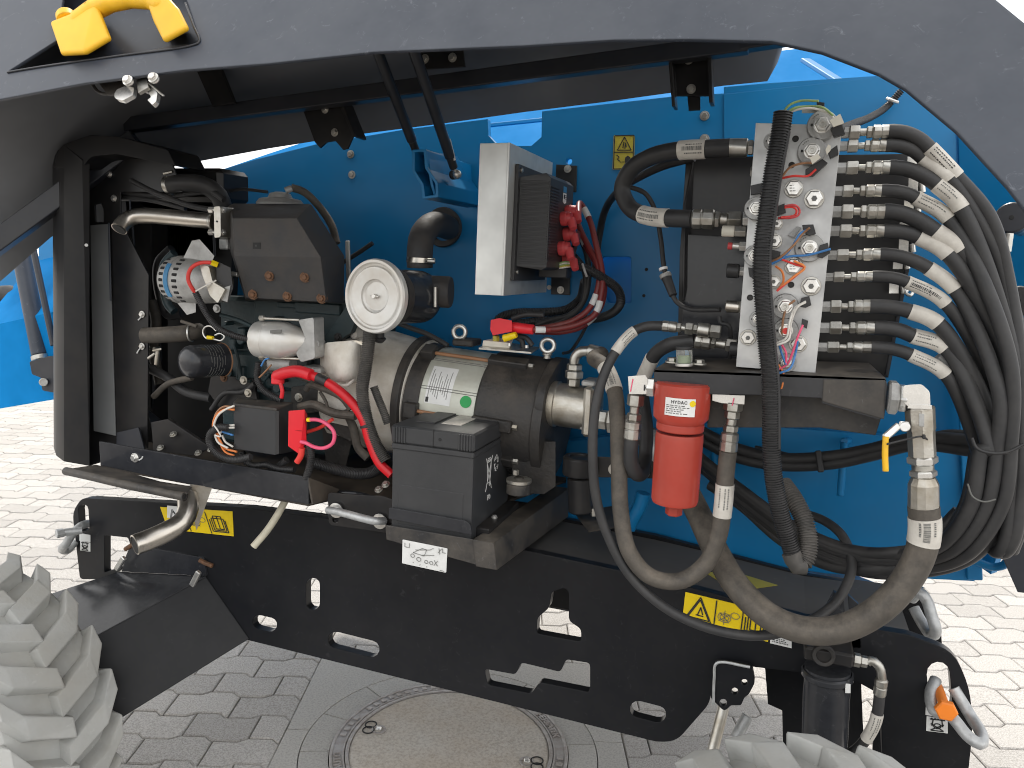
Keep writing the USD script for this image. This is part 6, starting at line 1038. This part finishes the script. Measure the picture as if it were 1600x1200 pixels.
main = [V(1224, 184, .05), V(1220, 215, .052), V(1210, 270, .054), V(1201, 330, .055), V(1193, 390, .055), V(1192, 430, .055), V(1196, 490, .055), V(1200, 540, .05), V(1205, 590, .05), V(1206, 640, .05), V(1206, 690, .05), V(1210, 740, .05), V(1220, 790, .05), V(1232, 830, .05), V(1244, 866, .05)]
hl.add('loom', loom(main, .0155, 16), 'loom'); hl.add('loom', loom([V(1244, 866, .05), V(1256, 862, .045), V(1262, 840, .035), V(1256, 808, .02), V(1240, 780, 0), V(1224, 764, -.03)], .0165, 16), 'loom_dusty'); hl.add('fold', tube([V(1236, 848, .052), V(1246, 868, .052), V(1256, 868, .048)], .0165, 14), 'loom_dusty')
hl.add('split_edge', tube([p + A(.012, -.006, 0) for p in main[1:11]], .0035, 8), 'loom')
tw = Thing('top_loom', 'thin black loom clipped to the wall above the valve block', 'cable loom'); tw.add('loom', loom([V(1310, 200, -.02), P(1335, 193, 1.6), P(1362, 182, 1.75), P(1388, 164, 1.86), P(1408, 142, 1.86)], .0075), 'loom'); tw.add('clip', tube([P(1386, 154, 1.85), P(1396, 158, 1.84), P(1402, 160, 1.85)], .004, 8), 'zinc_bright')
# ================= HOSES ON THE RIGHT
FD = [  # v, ferrule end u, hose radius px, sleeve start, sleeve end
 (208, 1392, 11, (1452, 232), (1492, 274)), (229, 1388, 10, (1442, 247), (1482, 278)), (263, 1394, 11, (1466, 290), (1502, 326)), (299, 1381, 10, (1432, 310), (1482, 342)), (331, 1386, 12, (1462, 362), (1500, 392)), (361, 1385, 11, (1434, 370), (1482, 398)),
 (397, 1379, 10, (1452, 420), (1494, 455)), (431, 1367, 9, (1420, 442), (1476, 473)), (477, 1363, 11, (1420, 486), (1468, 508)), (510, 1370, 11, (1424, 524), (1480, 546)), (540, 1365, 9.5, (1426, 556), (1478, 586))]
what = ['topmost hose, with the longest paper label', 'second hose from the top, label tucked behind the topmost', 'third hose from the top, printed label', 'fourth hose from the top, long plain label', 'fifth hose from the top, thick, label overlapping the sixth', 'sixth hose from the top, wide wrinkled label', 'seventh hose from the top, blank label', 'eighth hose from the top, black barcode label', 'ninth hose from the top, short pale label', 'tenth hose from the top, printed white label', 'lowest hose, long label over the blue wall']
for i, (v, ue, rp_, s0, s1) in enumerate(FD):
    y0 = 1.47; k = mpp(P(1330, v, y0)); r = rp_ * k
    t = Thing('hydraulic_hose', what[i] + ', right of valve block', 'hose', 'hoses on the right of the valve block')
    bu = 1316 - (v - 196) * .108; st_ = P(bu - 6, v + (2 if i > 5 else 0), y0); dn = unit(P(ue, v + (i - 5) * .5, y0) - st_); L1 = np.linalg.norm(P(ue, v, y0) - st_)
    e = chain(t, st_, dn, [('h', 'port_nut', L1 * .22, r * .82, 'cast_grey'), ('h', 'nut', L1 * .20, r * 1.04), ('r', 'stem', L1 * .13, r * .5), ('h', 'nut', L1 * .10, r * .88), ('f', 'ferrule', L1 * .35, r * .98)])
    f = i / 10; vb0 = 700
    mid = P(s0[0], s0[1], 1.47 + .006 * (i % 2)), P(s1[0], s1[1], 1.475 - .004 * (i % 3))
    xb_ = 1594 - 6.5 * i - (3 if i % 2 else 0); yb2 = 1.44 + .035 * ((i * 2) % 3)
    cp = e + dn * .034; bz = lambda t_: e * (1 - t_) ** 2 + cp * 2 * t_ * (1 - t_) + mid[0] * t_ ** 2
    pts = [e - dn * .004, e + dn * .004, bz(.35), bz(.7), mid[0], mid[1]]
    # bundle down the right side
    if i < 2: pts += [P(1540 + 6 * (1 - i), 340 + 25 * i, 1.48), P(1574 - 6 * i, 440, 1.49), P(1592 - 8 * i, 560, 1.48), P(1596 - 12 * i, 700, 1.46), P(1592 - 14 * i, 780, 1.46), P(1584 - 12 * i, 838, 1.46), P(1570 - 8 * i, 862, 1.47), P(1556 - 6 * i, 856, 1.50), P(1552 - 2 * i, 830, 1.52), P(1566 - 2 * i, 760, 1.53), P(1572, 690, 1.54)]
    else:
        w = (i - 2) / 8
        pts += [P(1582 - 42 * w, max(s1[1] + 160, 560 - 30 * w), yb2), P(1586 - 58 * w, 700, yb2), P(1574 - 66 * w, 790, yb2), P(1520 - 54 * w, 868 - 22 * w, yb2 + .02), P(1440 - 40 * w, 893 - 30 * w, 1.53), P(1350 - 25 * w, 892 - 34 * w, 1.58), P(1265 - 25 * w, 862 - 40 * w, 1.64), P(1180 - 25 * w, 802 - 40 * w, 1.70), P(1120 - 25 * w, 750 - 35 * w, 1.74), P(1060, 700 - 20 * w, 1.78)]
    h = Hose(pts, r * 1.02, .008); t.add('hose', h.mesh(16), 'rubber_hose'); a, b = h.near(mid[0]), h.near(mid[1])
    s = t.add('label_sleeve', h.sleeve(a, b, .0012), 'paper_label')
    if i in (0, 2, 3, 7, 9, 10): t.add('print', h.writing(a, b, i, i in (7,)), 'print_black' if i in (7, 0) else 'print_grey', s)
one('hydraulic_hose', tube([P(1515, 300, 1.70), P(1562, 420, 1.68), P(1596, 540, 1.60), P(1606, 700, 1.52), P(1600, 800, 1.52), P(1580, 860, 1.56)], .0125, 14), 'rubber_hose', 'plain black hose outermost in the bundle at the right picture edge', 'hose')
one('label_sleeve', Hose([P(1466, 556, 1.50), P(1484, 574, 1.50), P(1506, 592, 1.50)], .0125).sleeve(0, 1), 'cast_grey', 'loose grey label sleeve behind the lowest long hose label', 'label sleeve')
for k, (pts, lab) in enumerate((([(1518, 684), (1526, 700), (1550, 708), (1575, 706), (1600, 694)], 'black cable tie around the whole hose bundle'), ([(1512, 756), (1520, 776), (1538, 784), (1556, 780)], 'thin clear cable tie low on the hose bundle'))): one('cable_tie', tube([P(u, v, 1.405) for u, v in pts], .0028 if k == 0 else .0014, 8), 'plastic_black' if k == 0 else 'print_grey', lab, 'cable tie')
hh = Thing('horizontal_hoses', 'pair of grey black hoses strapped level behind the ball valve', 'hoses')
for k, dv in enumerate((0, 14)): hh.add('hose', tube([P(1085, 668 + dv, 1.80), P(1150, 700 + dv, 1.76), P(1220, 716 + dv * .8, 1.74), P(1300, 713 + dv * .8, 1.72), P(1360, 702 + dv * .7, 1.70), P(1430, 685 + dv * .7, 1.66), P(1520, 690 + dv, 1.58), P(1592, 702 + dv, 1.52)], .0125, 14), 'rubber_hose')
hh.add('strap', bar(P(1278, 704, 1.715), P(1283, 738, 1.70), .012, .006, up=FR), 'plastic_black'); hh.add('thin_hose', tube([P(1180, 700, 1.78), P(1300, 722, 1.74), P(1400, 700, 1.70), P(1480, 676, 1.66), P(1590, 690, 1.6)], .006, 10), 'rubber_hose')
lwr = Thing('lower_hoses', 'printed black hoses curving low across the blue wall', 'hoses')
for k, (o, r) in enumerate(((0, .0135), (22, .0135))):
    h = Hose([P(1110, 735 + o, 1.76), P(1160, 768 + o, 1.72), P(1220, 820 + o, 1.68), P(1290, 858 + o, 1.62), P(1370, 868 + o * .9, 1.56), P(1440, 856 + o * .7, 1.54), P(1500, 800 + o * .8, 1.53)], r); j = lwr.add('hose', h.mesh(), 'rubber_hose')
    for a, b, s_ in ((.12, .2, 1), (.52, .62, 2)): lwr.add('print', h.writing(a, b, s_ + k, False, .3), 'print_white', j) if k == 0 else None
# thick hoses left of the block
hD = Hose([P(1140, 231, 1.50), P(1100, 233, 1.50), P(1055, 236, 1.51), P(1015, 246, 1.53), P(985, 266, 1.55), P(972, 295, 1.56), P(984, 324, 1.55), P(1015, 338, 1.52), P(1050, 341, 1.50), P(1082, 342, 1.49)], .0165)
t = hose_thing('thick black hose making a U turn left of the valve block with two paper labels', hD, 'dusty_hose' if False else 'rubber_hose', ((hD.near(P(1104, 232, 1.5)), hD.near(P(1062, 235, 1.51)), True), (hD.near(P(1002, 334, 1.53)), hD.near(P(1040, 340, 1.50)), True)))
chain(t, P(1138, 231, 1.50), A(1, 0, 0), [('r', 'ferrule', .034, .0165), ('h', 'nut', .010, .014, 'zinc_bright')]); chain(t, P(1080, 342, 1.49), A(1, 0, 0), [('f', 'ferrule', .042, .0185), ('h', 'nut', .010, .016), ('r', 'stem', .014, .0125), ('h', 'nut', .024, .017)])
sc_ = Thing('sensor_cable', 'thin black sensor cable hanging left of the oil tank with a plug', 'cable'); sc_.add('cable', tube([P(1085, 246, 1.60), P(1040, 258, 1.62), P(1000, 276, 1.66), P(965, 300, 1.76), P(945, 330, 1.84), P(936, 370, 1.87), P(930, 420, 1.86)], .0085, 12), 'rubber_hose'); sc_.add('cable', tube([P(984, 292, 1.62), P(1008, 302, 1.62), P(1024, 330, 1.62), P(1032, 370, 1.62), P(1038, 420, 1.60), P(1046, 446, 1.58), P(1056, 470, 1.57), P(1075, 482, 1.56), P(1125, 484, 1.52)], .0048, 12), 'rubber_hose'); sc_.add('plug', rod(P(1040, 430, 1.59), P(1052, 462, 1.57), .0105, 18, None, .008), 'plastic_black'); sc_.add('plug_ring', rod(P(1039, 428, 1.59), P(1041, 434, 1.588), .012, 18), 'cast_grey'); sc_.add('cable_tie', rod(P(1036, 418, 1.60), P(1037, 422, 1.599), .009), 'print_white'); sc_.add('cable', tube([P(1140, 560, 1.52), P(1142, 530, 1.50), P(1138, 508, 1.49), P(1126, 504, 1.49), P(1124, 494, 1.49)], .004, 10), 'rubber_hose')
# ================= BALL VALVE AND SUCTION HOSE
bv = Thing('ball_valve', 'big zinc elbow and ball valve with a yellow-gripped lever right of the shelf', 'valve')
yv = 1.40
chain(bv, P(1386, 620, yv), A(1, 0, .0), [('h', 'nut', .016, .030), ('h', 'nut', .013, .024, 'zinc_bright'), ('r', 'seal', .003, .021, 'plastic_black')], 'cast_grey')
bv.add('elbow', cat_([hull([P(u, v, yv + dy) for u, v in rnd([(1411, 602), (1440, 600), (1453, 612), (1454, 640), (1424, 640), (1411, 628)], 5) for dy in (-.022, .022)])]), 'zinc_bright', smooth=30); bv.add('elbow_band', hull([P(u, v, yv + dy) for u, v in ((1420, 631), (1456, 633), (1456, 640), (1418, 638)) for dy in (-.024, .024)]), 'zinc_bright')
vt0, vt1 = P(1437, 635, yv), P(1441, 712, yv); dV = unit(vt1 - vt0); LV = np.linalg.norm(vt1 - vt0)
bv.add('body', lathe([(0, 0), (.021, 0), (.0225, .003), (.0225, LV * .45), (.021, LV * .5), (.021, LV), (0, LV)], vt0, dV, 8), 'steel_silver', smooth=20); e = chain(bv, vt1, dV, [('h', 'nut', .014, .0235, 'zinc_bright'), ('r', 'neck', .010, .017), ('h', 'nut', .012, .021, 'zinc_bright')]); bv.add('name_plate', pl([(1436, 646), (1444, 647), (1444, 667), (1436, 666)], yv - .0228, .002), 'cast_grey'); lm0 = P(1442.4, 664.5, yv - .0231)
bv.add('lettering', lettering('DN20', lm0, Z, A(-1, 0, 0), .0045, .0004), 'print_grey') if False else None
lev = bv.add('lever', cat_([bar(P(1420, 666, yv - .026), P(1404, 664, yv - .028), .014, .004, up=FR), bar(P(1405, 664, yv - .028), P(1382, 684, yv - .04), .012, .004, up=FR), rod(P(1414, 667, yv - .02), P(1414, 667, yv - .032), .008, 16)]), 'zinc_bright'); bv.add('grip', tube([P(1384, 682, yv - .04), P(1383, 700, yv - .042), P(1383, 718, yv - .042), P(1384, 736, yv - .042)], .0048, 12), 'yellow_plastic', lev); bv.add('cable_tie', tube([P(1386, 694, yv - .05), P(1410, 688, yv - .035), P(1440, 682, yv - .03), P(1452, 690, yv - .01)], .0016, 6), 'plastic_black'); bv.add('tie_head', bx(P(1441, 686, yv - .035), P(1447, 680, yv - .035) + A(0, .008, 0), .001), 'plastic_black')
e2 = P(1440, 736, yv)
bv.add('ferrule', lathe([(0, 0), (.018, 0), (.021, .006), (.0235, .012), (.024, .05), (.0225, .056), (0, .056)], e, P(1443, 790, yv) - e, 12), 'steel_silver', smooth=20)
hS = Hose([e + unit(P(1443, 790, yv) - e) * .050, P(1445, 830, yv), P(1436, 870, yv), P(1410, 915, yv - .005), P(1370, 955, yv - .01), P(1315, 982, yv - .01), P(1260, 985, yv - .01), P(1205, 965, yv), P(1155, 920, yv + .03), P(1118, 860, yv + .08), P(1090, 800, yv + .13), P(1060, 745, yv + .18), P(1020, 690, yv + .22), P(975, 662, yv + .2)], .0245, .009)
t = hose_thing('thick dusty suction hose swinging from the ball valve in a deep loop to the pump', hS, 'dusty_hose', ((hS.near(P(1444, 806, yv)), hS.near(P(1440, 852, yv)), True),))
t.add('steel_end', rod(P(1010, 682, yv + .218), P(1040, 716, yv + .20), .0245, 24), 'galvanised')
for t in ALL: t.write()
